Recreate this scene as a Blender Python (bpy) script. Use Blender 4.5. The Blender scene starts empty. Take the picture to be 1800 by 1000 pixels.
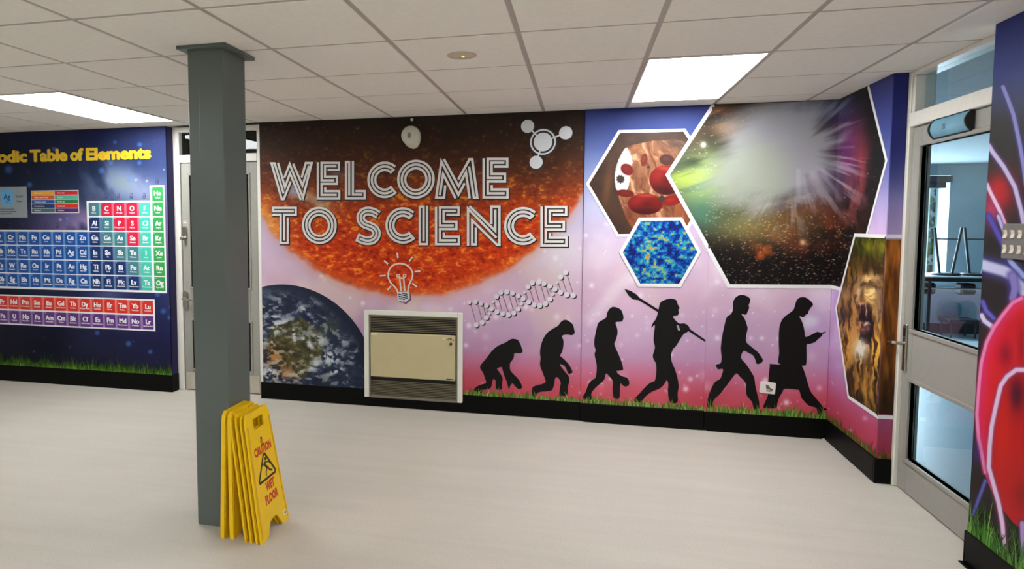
import bpy, math, random
import numpy as np
from mathutils import Vector, Matrix
from mathutils.geometry import tessellate_polygon

random.seed(7)
SC = bpy.context.scene
COL = SC.collection
H = 2.37            # ceiling height

# ------------------------------------------------------------------ camera (solved from the ceiling grid)
F_PX, PPX, PPY = 1111.597, 757.662, 461.609
RX, RY, RZ = -0.062403, -0.000851, 0.231837
CAM = np.array([0.28536, -4.93426, 1.52226])
def _rot(rx, ry, rz):
    cx, sx, cy, sy, cz, sz = math.cos(rx), math.sin(rx), math.cos(ry), math.sin(ry), math.cos(rz), math.sin(rz)
    X = np.array([[1,0,0],[0,cx,-sx],[0,sx,cx]]); Y = np.array([[cy,0,sy],[0,1,0],[-sy,0,cy]]); Z = np.array([[cz,-sz,0],[sz,cz,0],[0,0,1]])
    return Z @ Y @ X
MCAM = np.array([[1,0,0],[0,0,-1],[0,1,0]], float) @ _rot(RX, RY, RZ).T
def ray(x, y):
    return MCAM.T @ np.array([(x-PPX)/F_PX, (y-PPY)/F_PX, 1.0])
def on_y(x, y, Y=0.0):
    r = ray(x, y); t = (Y-CAM[1])/r[1]; p = CAM+t*r; return (float(p[0]), float(p[2]))
def on_x(x, y, X=2.0):
    r = ray(x, y); t = (X-CAM[0])/r[0]; p = CAM+t*r; return (float(p[1]), float(p[2]))
def project(P):
    c = (np.asarray(P, float)-CAM) @ MCAM.T
    return c[..., 0]/c[..., 2]*F_PX+PPX, c[..., 1]/c[..., 2]*F_PX+PPY

cd = bpy.data.cameras.new('camera'); cam = bpy.data.objects.new('camera', cd); COL.objects.link(cam)
cd.sensor_width = 36.0; cd.sensor_fit = 'HORIZONTAL'; cd.lens = F_PX/1800*36.0
cd.shift_x = (900-PPX)/1800.0; cd.shift_y = (PPY-500)/1800.0; cd.clip_start = 0.05
m = Matrix.Identity(4)
for i in range(3):
    m[i][0] = MCAM[0][i]; m[i][1] = -MCAM[1][i]; m[i][2] = -MCAM[2][i]; m[i][3] = CAM[i]
cam.matrix_world = m
SC.camera = cam

# ------------------------------------------------------------------ colour + materials
def lin(c):
    c = np.asarray(c, float)/255.0
    return np.where(c <= 0.04045, c/12.92, ((c+0.055)/1.055)**2.4)
MATS = {}
def mat(name, col, rough=0.5, metal=0.0, var=0.06, scale=30.0, bump=0.0, spec=0.5, gain=1.0):
    if name in MATS: return MATS[name]
    M = bpy.data.materials.new(name); M.use_nodes = True
    nt = M.node_tree; b = nt.nodes['Principled BSDF']
    l = np.clip(lin(col)*gain, 0, 0.92)
    tc = nt.nodes.new('ShaderNodeTexCoord'); nz = nt.nodes.new('ShaderNodeTexNoise')
    nz.inputs['Scale'].default_value = scale; nz.inputs['Detail'].default_value = 4
    nt.links.new(tc.outputs['Object'], nz.inputs['Vector'])
    rp = nt.nodes.new('ShaderNodeValToRGB')
    rp.color_ramp.elements[0].position = 0.3; rp.color_ramp.elements[1].position = 0.7
    rp.color_ramp.elements[0].color = (*(l*(1-var)), 1); rp.color_ramp.elements[1].color = (*np.clip(l*(1+var), 0, 1), 1)
    nt.links.new(nz.outputs['Fac'], rp.inputs['Fac']); nt.links.new(rp.outputs['Color'], b.inputs['Base Color'])
    b.inputs['Roughness'].default_value = rough; b.inputs['Metallic'].default_value = metal
    b.inputs['Specular IOR Level'].default_value = spec
    if bump:
        bp = nt.nodes.new('ShaderNodeBump'); bp.inputs['Strength'].default_value = bump; bp.inputs['Distance'].default_value = 0.002
        nt.links.new(nz.outputs['Fac'], bp.inputs['Height']); nt.links.new(bp.outputs['Normal'], b.inputs['Normal'])
    MATS[name] = M; return M
def emit(name, col, s):
    if name in MATS: return MATS[name]
    M = bpy.data.materials.new(name); M.use_nodes = True; nt = M.node_tree
    nt.nodes.remove(nt.nodes['Principled BSDF'])
    e = nt.nodes.new('ShaderNodeEmission'); e.inputs['Color'].default_value = (*lin(col), 1); e.inputs['Strength'].default_value = s
    nt.links.new(e.outputs[0], nt.nodes['Material Output'].inputs['Surface']); MATS[name] = M; return M
def glass(name, tint, ior=1.5, refl=1.0):
    if name in MATS: return MATS[name]
    M = bpy.data.materials.new(name); M.use_nodes = True; nt = M.node_tree
    nt.nodes.remove(nt.nodes['Principled BSDF'])
    tr = nt.nodes.new('ShaderNodeBsdfTransparent'); tr.inputs['Color'].default_value = (*tint, 1)
    gl = nt.nodes.new('ShaderNodeBsdfGlossy'); gl.inputs['Roughness'].default_value = 0.01
    fr = nt.nodes.new('ShaderNodeFresnel'); fr.inputs['IOR'].default_value = ior
    mx = nt.nodes.new('ShaderNodeMixShader'); ge = nt.nodes.new('ShaderNodeNewGeometry'); iv = nt.nodes.new('ShaderNodeMath'); iv.operation = 'SUBTRACT'; iv.inputs[0].default_value = 1.0
    nt.links.new(ge.outputs['Backfacing'], iv.inputs[1]); ml = nt.nodes.new('ShaderNodeMath'); ml.operation = 'MULTIPLY'
    nt.links.new(fr.outputs[0], ml.inputs[0]); nt.links.new(iv.outputs[0], ml.inputs[1]); nt.links.new(ml.outputs[0], mx.inputs[0])
    nt.links.new(tr.outputs[0], mx.inputs[1]); nt.links.new(gl.outputs[0], mx.inputs[2])
    nt.links.new(mx.outputs[0], nt.nodes['Material Output'].inputs['Surface']); MATS[name] = M; return M
PAINT_GAIN = 1.0
def vinyl(name='printed_vinyl', rough=0.5):
    """printed film: the print is the mesh's own colour attribute, a fine procedural grain lies over it"""
    if name in MATS: return MATS[name]
    M = bpy.data.materials.new(name); M.use_nodes = True; nt = M.node_tree; b = nt.nodes['Principled BSDF']
    at = nt.nodes.new('ShaderNodeAttribute'); at.attribute_name = 'print'
    tc = nt.nodes.new('ShaderNodeTexCoord'); nz = nt.nodes.new('ShaderNodeTexNoise'); nz.inputs['Scale'].default_value = 260; nz.inputs['Detail'].default_value = 2
    nt.links.new(tc.outputs['Object'], nz.inputs['Vector'])
    mr = nt.nodes.new('ShaderNodeMapRange'); mr.inputs['To Min'].default_value = 0.93; mr.inputs['To Max'].default_value = 1.07
    nt.links.new(nz.outputs['Fac'], mr.inputs['Value'])
    mx = nt.nodes.new('ShaderNodeMix'); mx.data_type = 'RGBA'; mx.blend_type = 'MULTIPLY'; mx.inputs[0].default_value = 1.0
    nt.links.new(at.outputs['Color'], mx.inputs[6]); nt.links.new(mr.outputs[0], mx.inputs[7])
    nt.links.new(mx.outputs[2], b.inputs['Base Color'])
    b.inputs['Roughness'].default_value = rough; b.inputs['Specular IOR Level'].default_value = 0.16
    MATS[name] = M; return M

# ------------------------------------------------------------------ mesh builder
def frame_y(Y):      # a plane facing the camera side (-y): (u, v, depth) -> world
    return lambda u, v, d=0.0: (u, Y-d, v)
def frame_x(X):      # the right-hand wall, facing -x: u is the world y
    return lambda u, v, d=0.0: (X-d, u, v)
class MB:
    def __init__(s): s.v = []; s.f = []; s.mi = []; s.m = []; s.col = None
    def slot(s, M):
        if M not in s.m: s.m.append(M)
        return s.m.index(M)
    def add(s, vs, fs, M):
        o = len(s.v); k = s.slot(M); s.v += [tuple(map(float, p)) for p in vs]
        for f in fs: s.f.append(tuple(i+o for i in f)); s.mi.append(k)
    def box(s, a, b, M):
        x0, y0, z0 = [min(p, q) for p, q in zip(a, b)]; x1, y1, z1 = [max(p, q) for p, q in zip(a, b)]
        s.add([(x0,y0,z0),(x1,y0,z0),(x1,y1,z0),(x0,y1,z0),(x0,y0,z1),(x1,y0,z1),(x1,y1,z1),(x0,y1,z1)],
              [(0,3,2,1),(4,5,6,7),(0,1,5,4),(1,2,6,5),(2,3,7,6),(3,0,4,7)], M)
    def bbox(s, a, b, M, r=0.004):
        """a box with chamfered long edges (all 12)"""
        x0, y0, z0 = [min(p, q) for p, q in zip(a, b)]; x1, y1, z1 = [max(p, q) for p, q in zip(a, b)]
        r = min(r, (x1-x0)/3, (y1-y0)/3, (z1-z0)/3)
        vs = []; idx = {}
        for i, x in enumerate((x0, x1)):
            for j, y in enumerate((y0, y1)):
                for k, z in enumerate((z0, z1)):
                    sx, sy, sz = (1, -1)[i]*r, (1, -1)[j]*r, (1, -1)[k]*r
                    idx[i,j,k] = len(vs); vs += [(x, y+sy, z+sz), (x+sx, y, z+sz), (x+sx, y+sy, z)]
        g = lambda i, j, k, a: idx[i,j,k]+a
        fs = []
        for i in (0, 1): q = [g(i,0,0,0), g(i,1,0,0), g(i,1,1,0), g(i,0,1,0)]; fs.append(q if i else q[::-1])
        for j in (0, 1): q = [g(0,j,0,1), g(0,j,1,1), g(1,j,1,1), g(1,j,0,1)]; fs.append(q if j else q[::-1])
        for k in (0, 1): q = [g(0,0,k,2), g(1,0,k,2), g(1,1,k,2), g(0,1,k,2)]; fs.append(q if k else q[::-1])
        for j in (0, 1):
            for k in (0, 1): fs.append([g(0,j,k,1), g(1,j,k,1), g(1,j,k,2), g(0,j,k,2)])
        for i in (0, 1):
            for k in (0, 1): fs.append([g(i,0,k,0), g(i,1,k,0), g(i,1,k,2), g(i,0,k,2)])
        for i in (0, 1):
            for j in (0, 1): fs.append([g(i,j,0,0), g(i,j,1,0), g(i,j,1,1), g(i,j,0,1)])
        for i in (0, 1):
            for j in (0, 1):
                for k in (0, 1): fs.append([g(i,j,k,0), g(i,j,k,1), g(i,j,k,2)])
        s.add(vs, fs, M)
    def prism(s, pts, fr, d0, d1, M, holes=()):
        """2-D outline in a wall frame, from depth d0 (back) to d1 (front); front face tessellated"""
        loops = [list(pts)]+[list(h) for h in holes]
        flat = [p for L in loops for p in L]
        tris = tessellate_polygon([[Vector((p[0], p[1], 0)) for p in L] for L in loops])
        n = len(flat)
        vs = [fr(p[0], p[1], d1) for p in flat]+[fr(p[0], p[1], d0) for p in flat]
        fs = [tuple(t) for t in tris]+[tuple(i+n for i in t[::-1]) for t in tris]
        o = 0
        for L in loops:
            k = len(L)
            for i in range(k):
                a, b = o+i, o+(i+1) % k; fs.append((a, b, b+n, a+n))
            o += k
        s.add(vs, fs, M)
    def disc(s, c, r, fr, d0, d1, M, n=40, r2=None, ri=None):
        r2 = r2 or r
        P = [(c[0]+r*math.cos(2*math.pi*i/n), c[1]+r2*math.sin(2*math.pi*i/n)) for i in range(n)]
        hs = []
        if ri: hs = [[(c[0]+ri*math.cos(-2*math.pi*i/n), c[1]+ri*math.sin(-2*math.pi*i/n)) for i in range(n)]]
        s.prism(P, fr, d0, d1, M, hs)
    def stroke(s, pts, w, fr, d0, d1, M, closed=False, cap=0.0):
        pts = [np.array(p, float) for p in pts]
        if cap and not closed:
            a = pts[0]-pts[1]; pts[0] = pts[0]+a/np.linalg.norm(a)*cap
            a = pts[-1]-pts[-2]; pts[-1] = pts[-1]+a/np.linalg.norm(a)*cap
        L = offset(pts, w/2, closed); R = offset(pts, -w/2, closed); n = len(pts)
        vs = [fr(*p, d1) for p in L]+[fr(*p, d1) for p in R]+[fr(*p, d0) for p in L]+[fr(*p, d0) for p in R]
        fs = []
        for i in range(n if closed else n-1):
            j = (i+1) % n
            fs += [(i, j, n+j, n+i), (2*n+i, 3*n+i, 3*n+j, 2*n+j), (i, 2*n+i, 2*n+j, j), (n+i, n+j, 3*n+j, 3*n+i)]
        if not closed: fs += [(0, n, 3*n, 2*n), (n-1, 3*n-1, 4*n-1, 2*n-1)]
        s.add(vs, fs, M)
    def tube(s, pts, r, M, n=10, cap=True):
        pts = [Vector(p) for p in pts]; k = len(pts); rs = r if isinstance(r, (list, tuple)) else [r]*k
        t0 = (pts[1]-pts[0]).normalized(); up = Vector((0,0,1)) if abs(t0.z) < 0.9 else Vector((1,0,0))
        nx = t0.cross(up).normalized(); vs = []; fs = []
        for i in range(k):
            t = ((pts[min(i+1, k-1)]-pts[i]).normalized()+(pts[i]-pts[max(i-1, 0)]).normalized())
            t = t.normalized() if t.length > 1e-6 else t0
            nx = (nx-t*nx.dot(t)).normalized(); ny = t.cross(nx)
            for a in range(n):
                q = 2*math.pi*a/n; vs.append(tuple(pts[i]+(nx*math.cos(q)+ny*math.sin(q))*rs[i]))
        for i in range(k-1):
            for a in range(n):
                b = (a+1) % n; fs.append((i*n+a, i*n+b, (i+1)*n+b, (i+1)*n+a))
        if cap: fs += [tuple(range(n))[::-1], tuple((k-1)*n+a for a in range(n))]
        s.add(vs, fs, M)
    def lathe(s, prof, c, axis, M, n=32):
        """profile of (radius, height along axis) round an axis through c"""
        ax = Vector(axis).normalized(); up = Vector((0,0,1)) if abs(ax.z) < 0.9 else Vector((1,0,0))
        a = ax.cross(up).normalized(); b = ax.cross(a); c = Vector(c); vs = []; fs = []; k = len(prof)
        for r, h in prof:
            for i in range(n):
                q = 2*math.pi*i/n; vs.append(tuple(c+ax*h+(a*math.cos(q)+b*math.sin(q))*r))
        for j in range(k-1):
            for i in range(n):
                i2 = (i+1) % n; fs.append((j*n+i, j*n+i2, (j+1)*n+i2, (j+1)*n+i))
        fs += [tuple(range(n))[::-1], tuple((k-1)*n+i for i in range(n))]
        s.add(vs, fs, M)
    def text(s, t, fr, x, z, size, d, M, bold=0.0, align='L', width=None, thick=0.0005, mirror=False, res=2, rot=0.0):
        P, Fc, w = glyphs(t, bold, res)
        k = size/0.73; kx = k if width is None else width/w
        W = w*kx; x0 = {'L': 0, 'C': -W/2, 'R': -W}[align]
        sg = -1 if mirror else 1; cr, sr = math.cos(rot), math.sin(rot); vs = []
        for p in P:
            u, v = sg*(x0+p[0]*kx), p[1]*k
            vs.append(fr(x+u*cr-v*sr, z+u*sr+v*cr, d))
        s.add(vs, Fc, M)
    def build(s, name, parent=None, smooth=False, origin=None, merge=False):
        o3 = np.array(ORIG.get(parent.name, (0,0,0)) if parent else (origin or (0,0,0)), float)
        me = bpy.data.meshes.new(name)
        me.from_pydata([tuple(np.array(p)-o3) for p in s.v], [], s.f)
        for M in s.m: me.materials.append(M)
        me.polygons.foreach_set('material_index', s.mi)
        if s.col is not None:
            ca = me.color_attributes.new('print', 'FLOAT_COLOR', 'POINT')
            c4 = np.ones((len(s.v), 4), np.float32); c4[:, :3] = np.asarray(s.col); ca.data.foreach_set('color', c4.ravel())
        if smooth:
            me.polygons.foreach_set('use_smooth', [True]*len(me.polygons))
            try: me.set_sharp_from_angle(angle=math.radians(40))
            except Exception: pass
        me.update(); me.validate()
        ob = bpy.data.objects.new(name, me); COL.objects.link(ob)
        if parent: ob.parent = parent; ORIG[ob.name] = tuple(o3)
        elif origin: ob.location = origin; ORIG[ob.name] = tuple(o3)
        return ob
ORIG = {}
def offset(pts, d, closed=False):
    n = len(pts); out = []
    for i in range(n):
        p = pts[i]; a = pts[(i-1) % n] if (closed or i > 0) else None; b = pts[(i+1) % n] if (closed or i < n-1) else None
        e1 = (p-a)/max(np.linalg.norm(p-a), 1e-9) if a is not None else None
        e2 = (b-p)/max(np.linalg.norm(b-p), 1e-9) if b is not None else None
        if e1 is None: e1 = e2
        if e2 is None: e2 = e1
        n1 = np.array([-e1[1], e1[0]]); n2 = np.array([-e2[1], e2[0]])
        q = n1+n2; L = np.dot(q, q)
        if L < 0.1: out.append(p+n2*d); continue
        out.append(p+q*(2*d/L))
    return out
_G = {}
def glyphs(t, bold, res):
    key = (t, bold, res)
    if key not in _G:
        cu = bpy.data.curves.new('t', 'FONT'); cu.body = t; cu.size = 1.0; cu.resolution_u = res; cu.offset = bold; cu.fill_mode = 'FRONT'
        ob = bpy.data.objects.new('t', cu); COL.objects.link(ob)
        bpy.context.view_layer.update()
        me = bpy.data.meshes.new_from_object(ob.evaluated_get(bpy.context.evaluated_depsgraph_get()))
        P = [(v.co.x, v.co.y) for v in me.vertices]; Fc = [tuple(p.vertices) for p in me.polygons]
        bpy.data.objects.remove(ob); bpy.data.curves.remove(cu); bpy.data.meshes.remove(me)
        x0 = min(p[0] for p in P); w = max(p[0] for p in P)-x0
        _G[key] = ([(a-x0, b) for a, b in P], Fc, w)
    return _G[key]
def tag(o, label=None, cat=None, group=None, kind=None):
    if label: o['label'] = label
    if cat: o['category'] = cat
    if group: o['group'] = group
    if kind: o['kind'] = kind
    return o
def thing(name, loc, label, cat, group=None, kind=None):
    o = bpy.data.objects.new(name, None); COL.objects.link(o); o.location = loc; o.empty_display_size = 0.05
    ORIG[o.name] = tuple(loc); return tag(o, label, cat, group, kind)
def arc(c, r, a0, a1, n=24, r2=None):
    r2 = r2 or r
    return [(c[0]+r*math.cos(math.radians(a0+(a1-a0)*i/n)), c[1]+r2*math.sin(math.radians(a0+(a1-a0)*i/n))) for i in range(n+1)]
def spline(P, n=8, closed=False):
    """Catmull-Rom through the points"""
    P = [np.array(p, float) for p in P]; k = len(P); out = []
    for i in range(k if closed else k-1):
        p1, p2 = P[i], P[(i+1) % k]
        p0 = P[(i-1) % k] if (closed or i > 0) else p1; p3 = P[(i+2) % k] if (closed or i < k-2) else p2
        for j in range(n):
            t = j/n
            out.append(0.5*((2*p1)+(-p0+p2)*t+(2*p0-5*p1+4*p2-p3)*t*t+(-p0+3*p1-3*p2+p3)*t**3))
    if not closed: out.append(P[-1])
    return out
def crop(x0, y0, k):
    return lambda pts: [(x0+p[0]/k, y0+p[1]/k) for p in pts]
def Yp(pts, Y=0.0): return [on_y(p[0], p[1], Y) for p in pts]
def Xp(pts, X=2.0): return [on_x(p[0], p[1], X) for p in pts]

# ------------------------------------------------------------------ painter for the wall prints
def _hash(i, j, s):
    n = (i.astype(np.int64)*374761393+j.astype(np.int64)*668265263+s*1442695041) & 0x7fffffff
    n = ((n ^ (n >> 13))*1274126177) & 0x7fffffff
    return ((n ^ (n >> 16)) & 0xffff)/65535.0
def vnoise(x, y, s=0):
    i, j = np.floor(x), np.floor(y); fx, fy = x-i, y-j; fx = fx*fx*(3-2*fx); fy = fy*fy*(3-2*fy)
    a, b, c, d = _hash(i, j, s), _hash(i+1, j, s), _hash(i, j+1, s), _hash(i+1, j+1, s)
    return (a*(1-fx)+b*fx)*(1-fy)+(c*(1-fx)+d*fx)*fy
def fbm(x, y, s=0, o=4):
    t = 0; a = 0.5; n = 0
    for k in range(o): t = t+a*vnoise(x*2**k, y*2**k, s+k*17); n += a; a *= 0.5
    return t/n
def sm(x, a, b):
    t = np.clip((x-a)/(b-a), 0, 1); return t*t*(3-2*t)
class Paint:
    """a print laid out on a grid of wall points; (PX, PY) are the print's own layout coordinates"""
    def __init__(s, P):
        s.P = P; s.PX, s.PY = project(P); s.sh = s.PX.shape; s.C = np.zeros((*s.sh, 3))
    def mix(s, m, col):
        col = np.asarray(col, float); m = np.clip(m, 0, 1)[..., None]; s.C = s.C*(1-m)+col*m
    def ramp(s, t, stops):
        t = np.asarray(t); ks = [k for k, _ in stops]
        return np.stack([np.interp(t, ks, [c[i] for _, c in stops]) for i in range(3)], -1)
    def ell(s, c, rx, ry, soft=0.3, rot=0.0):
        dx, dy = s.PX-c[0], s.PY-c[1]; a = math.radians(rot)
        u, v = dx*math.cos(a)+dy*math.sin(a), -dx*math.sin(a)+dy*math.cos(a)
        d = np.sqrt((u/rx)**2+(v/ry)**2); return 1-sm(d, 1-soft, 1+soft*0.3)
    def glow(s, c, rx, ry, rot=0.0):
        dx, dy = s.PX-c[0], s.PY-c[1]; a = math.radians(rot)
        u, v = dx*math.cos(a)+dy*math.sin(a), -dx*math.sin(a)+dy*math.cos(a)
        return np.exp(-((u/rx)**2+(v/ry)**2))
    def seg(s, pts, w, soft=0.5):
        d = np.full(s.sh, 1e9)
        for (x0, y0), (x1, y1) in zip(pts[:-1], pts[1:]):
            ex, ey = x1-x0, y1-y0; L = ex*ex+ey*ey+1e-9
            t = np.clip(((s.PX-x0)*ex+(s.PY-y0)*ey)/L, 0, 1)
            d = np.minimum(d, np.hypot(s.PX-x0-t*ex, s.PY-y0-t*ey))
        return 1-sm(d, w*(1-soft), w*(1+soft*0.4))
    def poly(s, pts):
        ins = np.zeros(s.sh, bool); n = len(pts)
        for i in range(n):
            (x0, y0), (x1, y1) = pts[i], pts[(i+1) % n]
            if y0 == y1: continue
            c = ((y0 > s.PY) != (y1 > s.PY)) & (s.PX < (x1-x0)*(s.PY-y0)/(y1-y0)+x0); ins ^= c
        return ins.astype(float)
    def stars(s, n, box, r0, r1, col, a0, a1, seed, pw=2.0):
        R = random.Random(seed)
        for _ in range(n):
            x, y = R.uniform(box[0], box[2]), R.uniform(box[1], box[3]); r = r0+(r1-r0)*R.random()**pw; a = R.uniform(a0, a1)
            k = (np.abs(s.PX-x) < r*3) & (np.abs(s.PY-y) < r*3)
            if not k.any(): continue
            g = a*np.exp(-((s.PX[k]-x)**2+(s.PY[k]-y)**2)/(r*r)); s.C[k] = s.C[k]*(1-g[:, None])+np.asarray(col, float)*g[:, None]
def grid_pts(fr, u0, u1, v0, v1, step, d=0.0):
    nu, nv = max(2, int(round((u1-u0)/step))+1), max(2, int(round((v1-v0)/step))+1)
    U, V = np.meshgrid(np.linspace(u0, u1, nu), np.linspace(v0, v1, nv))
    P = np.empty((nv, nu, 3)); a, b, c = fr(0, 0, d), fr(1, 0, d), fr(0, 1, d)
    for i in range(3): P[..., i] = a[i]+(b[i]-a[i])*U+(c[i]-a[i])*V
    return P, U, V
def sheet(name, P, C, parent, mask=None, sides=None, M=None, gain=None):
    """a printed sheet: the grid of points with its colours; mask keeps only cells inside; sides = back offset vector closing the edges"""
    nv, nu = P.shape[:2]; idx = np.arange(nv*nu).reshape(nv, nu)
    q = np.stack([idx[:-1, :-1], idx[:-1, 1:], idx[1:, 1:], idx[1:, :-1]], -1)
    if mask is not None:
        mm = mask > 0.5; q = q[mm[:-1, :-1] & mm[:-1, 1:] & mm[1:, 1:] & mm[1:, :-1]]
    q = q.reshape(-1, 4); V = P.reshape(-1, 3); L = lin(np.clip(C, 0, 255)).reshape(-1, 3)*(gain or PAINT_GAIN)
    if mask is not None:
        used = np.unique(q); re = np.full(len(V), -1); re[used] = np.arange(len(used)); V = V[used]; L = L[used]; q = re[q]
    if sides is not None:
        ring = np.concatenate([idx[0, :], idx[1:, -1], idx[-1, -2::-1], idx[-2:0:-1, 0]]); n = len(V)
        V = np.concatenate([V, V[ring]+np.array(sides)]); L = np.concatenate([L, L[ring]])
        k = len(ring); a = np.arange(k); b = (a+1) % k
        q = np.concatenate([q, np.stack([ring[a], n+a, n+b, ring[b]], -1)])
    o3 = np.array(ORIG[parent.name]); V = V-o3
    me = bpy.data.meshes.new(name)
    me.vertices.add(len(V)); me.vertices.foreach_set('co', V.astype(np.float32).ravel())
    me.loops.add(q.size); me.loops.foreach_set('vertex_index', q.astype(np.int32).ravel())
    me.polygons.add(len(q)); me.polygons.foreach_set('loop_start', (np.arange(len(q))*4).astype(np.int32))
    try: me.polygons.foreach_set('loop_total', np.full(len(q), 4, np.int32))
    except Exception: pass
    me.update(calc_edges=True); me.validate()
    ca = me.color_attributes.new('print', 'FLOAT_COLOR', 'POINT')
    c4 = np.ones((len(V), 4), np.float32); c4[:, :3] = np.clip(L, 0, 0.95); ca.data.foreach_set('color', c4.ravel())
    me.materials.append(M or vinyl()); ob = bpy.data.objects.new(name, me); COL.objects.link(ob); ob.parent = parent; ORIG[ob.name] = tuple(o3)
    return ob
SKY, LABW = 1.8, 300.0
# ------------------------------------------------------------------ palette
white_paint = mat('white_gloss_paint', (226,222,214), 0.35, var=0.03)
wall_paint = mat('white_wall_paint', (226,223,216), 0.7, var=0.03)
grey_door = mat('grey_door_paint', (150,148,141), 0.42, var=0.03)
grey_bead = mat('grey_bead_paint', (146,142,134), 0.42, var=0.03)
black_skirt = mat('black_skirting', (8,8,7), 0.45, var=0.1, spec=0.1)
mastic = mat('grey_mastic', (196,190,180), 0.6)
steel = mat('brushed_steel', (176,172,165), 0.28, 1.0, var=0.04)
dark_void = mat('unlit_surface', (40,42,44), 0.8)
pane_mat = glass('window_glass', (0.86,0.93,0.95), 1.5)
dark_pane = glass('smoked_glass', (0.30,0.33,0.34), 1.55)

# ------------------------------------------------------------------ floor
def floor_mat():
    M = bpy.data.materials.new('speckled_vinyl_floor'); M.use_nodes = True; nt = M.node_tree; b = nt.nodes['Principled BSDF']
    tc = nt.nodes.new('ShaderNodeTexCoord')
    n1 = nt.nodes.new('ShaderNodeTexNoise'); n1.inputs['Scale'].default_value = 170; n1.inputs['Detail'].default_value = 3
    n2 = nt.nodes.new('ShaderNodeTexNoise'); n2.inputs['Scale'].default_value = 1.3; n2.inputs['Detail'].default_value = 5; n2.inputs['Distortion'].default_value = 0.6
    mp = nt.nodes.new('ShaderNodeMapping'); mp.inputs['Scale'].default_value = (0.5, 7, 1); mp.inputs['Rotation'].default_value = (0, 0, 0.05)
    n3 = nt.nodes.new('ShaderNodeTexNoise'); n3.inputs['Scale'].default_value = 1.6; n3.inputs['Detail'].default_value = 4
    for n in (n1, n2): nt.links.new(tc.outputs['Object'], n.inputs['Vector'])
    nt.links.new(tc.outputs['Object'], mp.inputs['Vector']); nt.links.new(mp.outputs['Vector'], n3.inputs['Vector'])
    r1 = nt.nodes.new('ShaderNodeValToRGB'); r1.color_ramp.elements[0].position = 0.34; r1.color_ramp.elements[1].position = 0.62
    r1.color_ramp.elements[0].color = (*lin((190,182,171)), 1); r1.color_ramp.elements[1].color = (*lin((203,196,186)), 1)
    nt.links.new(n1.outputs['Fac'], r1.inputs['Fac'])
    ad = nt.nodes.new('ShaderNodeMath'); ad.operation = 'ADD'; nt.links.new(n2.outputs['Fac'], ad.inputs[0]); nt.links.new(n3.outputs['Fac'], ad.inputs[1])
    mr = nt.nodes.new('ShaderNodeMapRange'); mr.inputs['From Min'].default_value = 0.7; mr.inputs['From Max'].default_value = 1.3
    mr.inputs['To Min'].default_value = 0.93; mr.inputs['To Max'].default_value = 1.04
    nt.links.new(ad.outputs[0], mr.inputs['Value'])
    mx = nt.nodes.new('ShaderNodeMix'); mx.data_type = 'RGBA'; mx.blend_type = 'MULTIPLY'; mx.inputs[0].default_value = 1
    nt.links.new(r1.outputs['Color'], mx.inputs[6]); nt.links.new(mr.outputs[0], mx.inputs[7]); nt.links.new(mx.outputs[2], b.inputs['Base Color'])
    b.inputs['Roughness'].default_value = 0.42; b.inputs['Specular IOR Level'].default_value = 0.35
    bp = nt.nodes.new('ShaderNodeBump'); bp.inputs['Strength'].default_value = 0.03; bp.inputs['Distance'].default_value = 0.0005
    nt.links.new(n1.outputs['Fac'], bp.inputs['Height']); nt.links.new(bp.outputs['Normal'], b.inputs['Normal'])
    return M
b = MB(); b.box((-6.6,-8.5,-0.06), (2.13,0.3,0.0), floor_mat()); tag(b.build('floor'), kind='structure')

# ------------------------------------------------------------------ ceiling: lay-in tiles dropped 7 mm below a recessed grid
tile_m = mat('ceiling_tile', (238,235,229), 0.85, var=0.025, scale=45, bump=0.03)
bar_m = mat('ceiling_grid_bar', (176,168,162), 0.5, var=0.02)
LIGHTS = [(-6,-0.244), (1,-0.244), (-6,-4.444), (1,-4.444), (-3,-6.244)]      # (column, far edge) of each 600 x 1200 panel; the last three are unseen, added for light
lit = set()
for c, y in LIGHTS:
    r0 = round((-0.244-y)/0.6); lit |= {(c, r0), (c, r0+1)}
cl = MB(); g = 0.012; gy = 0.024
rows = [(0.0, -0.244, -1)]+[(-0.244-0.6*k, -0.844-0.6*k, k) for k in range(0, 14)]
for i in range(-11, 4):
    for (ya, yb, k) in rows:
        if (i, k) in lit: continue
        x0, x1 = 0.6*i, min(0.6*i+0.6, 2.1)
        if k == -1: y1 = ya-0.004
        else: y1 = ya-gy/2
        x1e = x1-g if x1 < 2.1 else 1.998
        if x1 > 2.05 and k != -1 and yb < -0.79 and ya > -1.70: x1e = 2.084
        x0e = x0+g
        y0, z = max(yb, -8.5)+gy/2, H
        e = 0.003
        vs = [(x0e+e,y0+e,z),(x1e-e,y0+e,z),(x1e-e,y1-e,z),(x0e+e,y1-e,z),(x0e,y0,z+e),(x1e,y0,z+e),(x1e,y1,z+e),(x0e,y1,z+e),
              (x0e,y0,z+0.02),(x1e,y0,z+0.02),(x1e,y1,z+0.02),(x0e,y1,z+0.02)]
        fs = [(0,3,2,1),(0,1,5,4),(1,2,6,5),(2,3,7,6),(3,0,4,7),(4,5,9,8),(5,6,10,9),(6,7,11,10),(7,4,8,11),(8,9,10,11)]
        cl.add(vs, fs, tile_m)
ceil = tag(cl.build('ceiling', origin=(0,0,0)), kind='structure')
gb = MB()
for i in range(-11, 4): gb.box((0.6*i-0.0135,-8.5,H+0.0035), (0.6*i+0.0135,0.0,H+0.012), bar_m)
for k in range(-1, 14): gb.box((-6.6,-0.844-0.6*k-0.0135,H+0.0034), (2.09,-0.844-0.6*k+0.0135,H+0.0118), bar_m)
gb.build('ceiling_grid', ceil)
b = MB(); b.box((-6.9,-8.8,2.42), (8.3,6.2,2.5), wall_paint); tag(b.build('ceiling_slab'), kind='structure')

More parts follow.
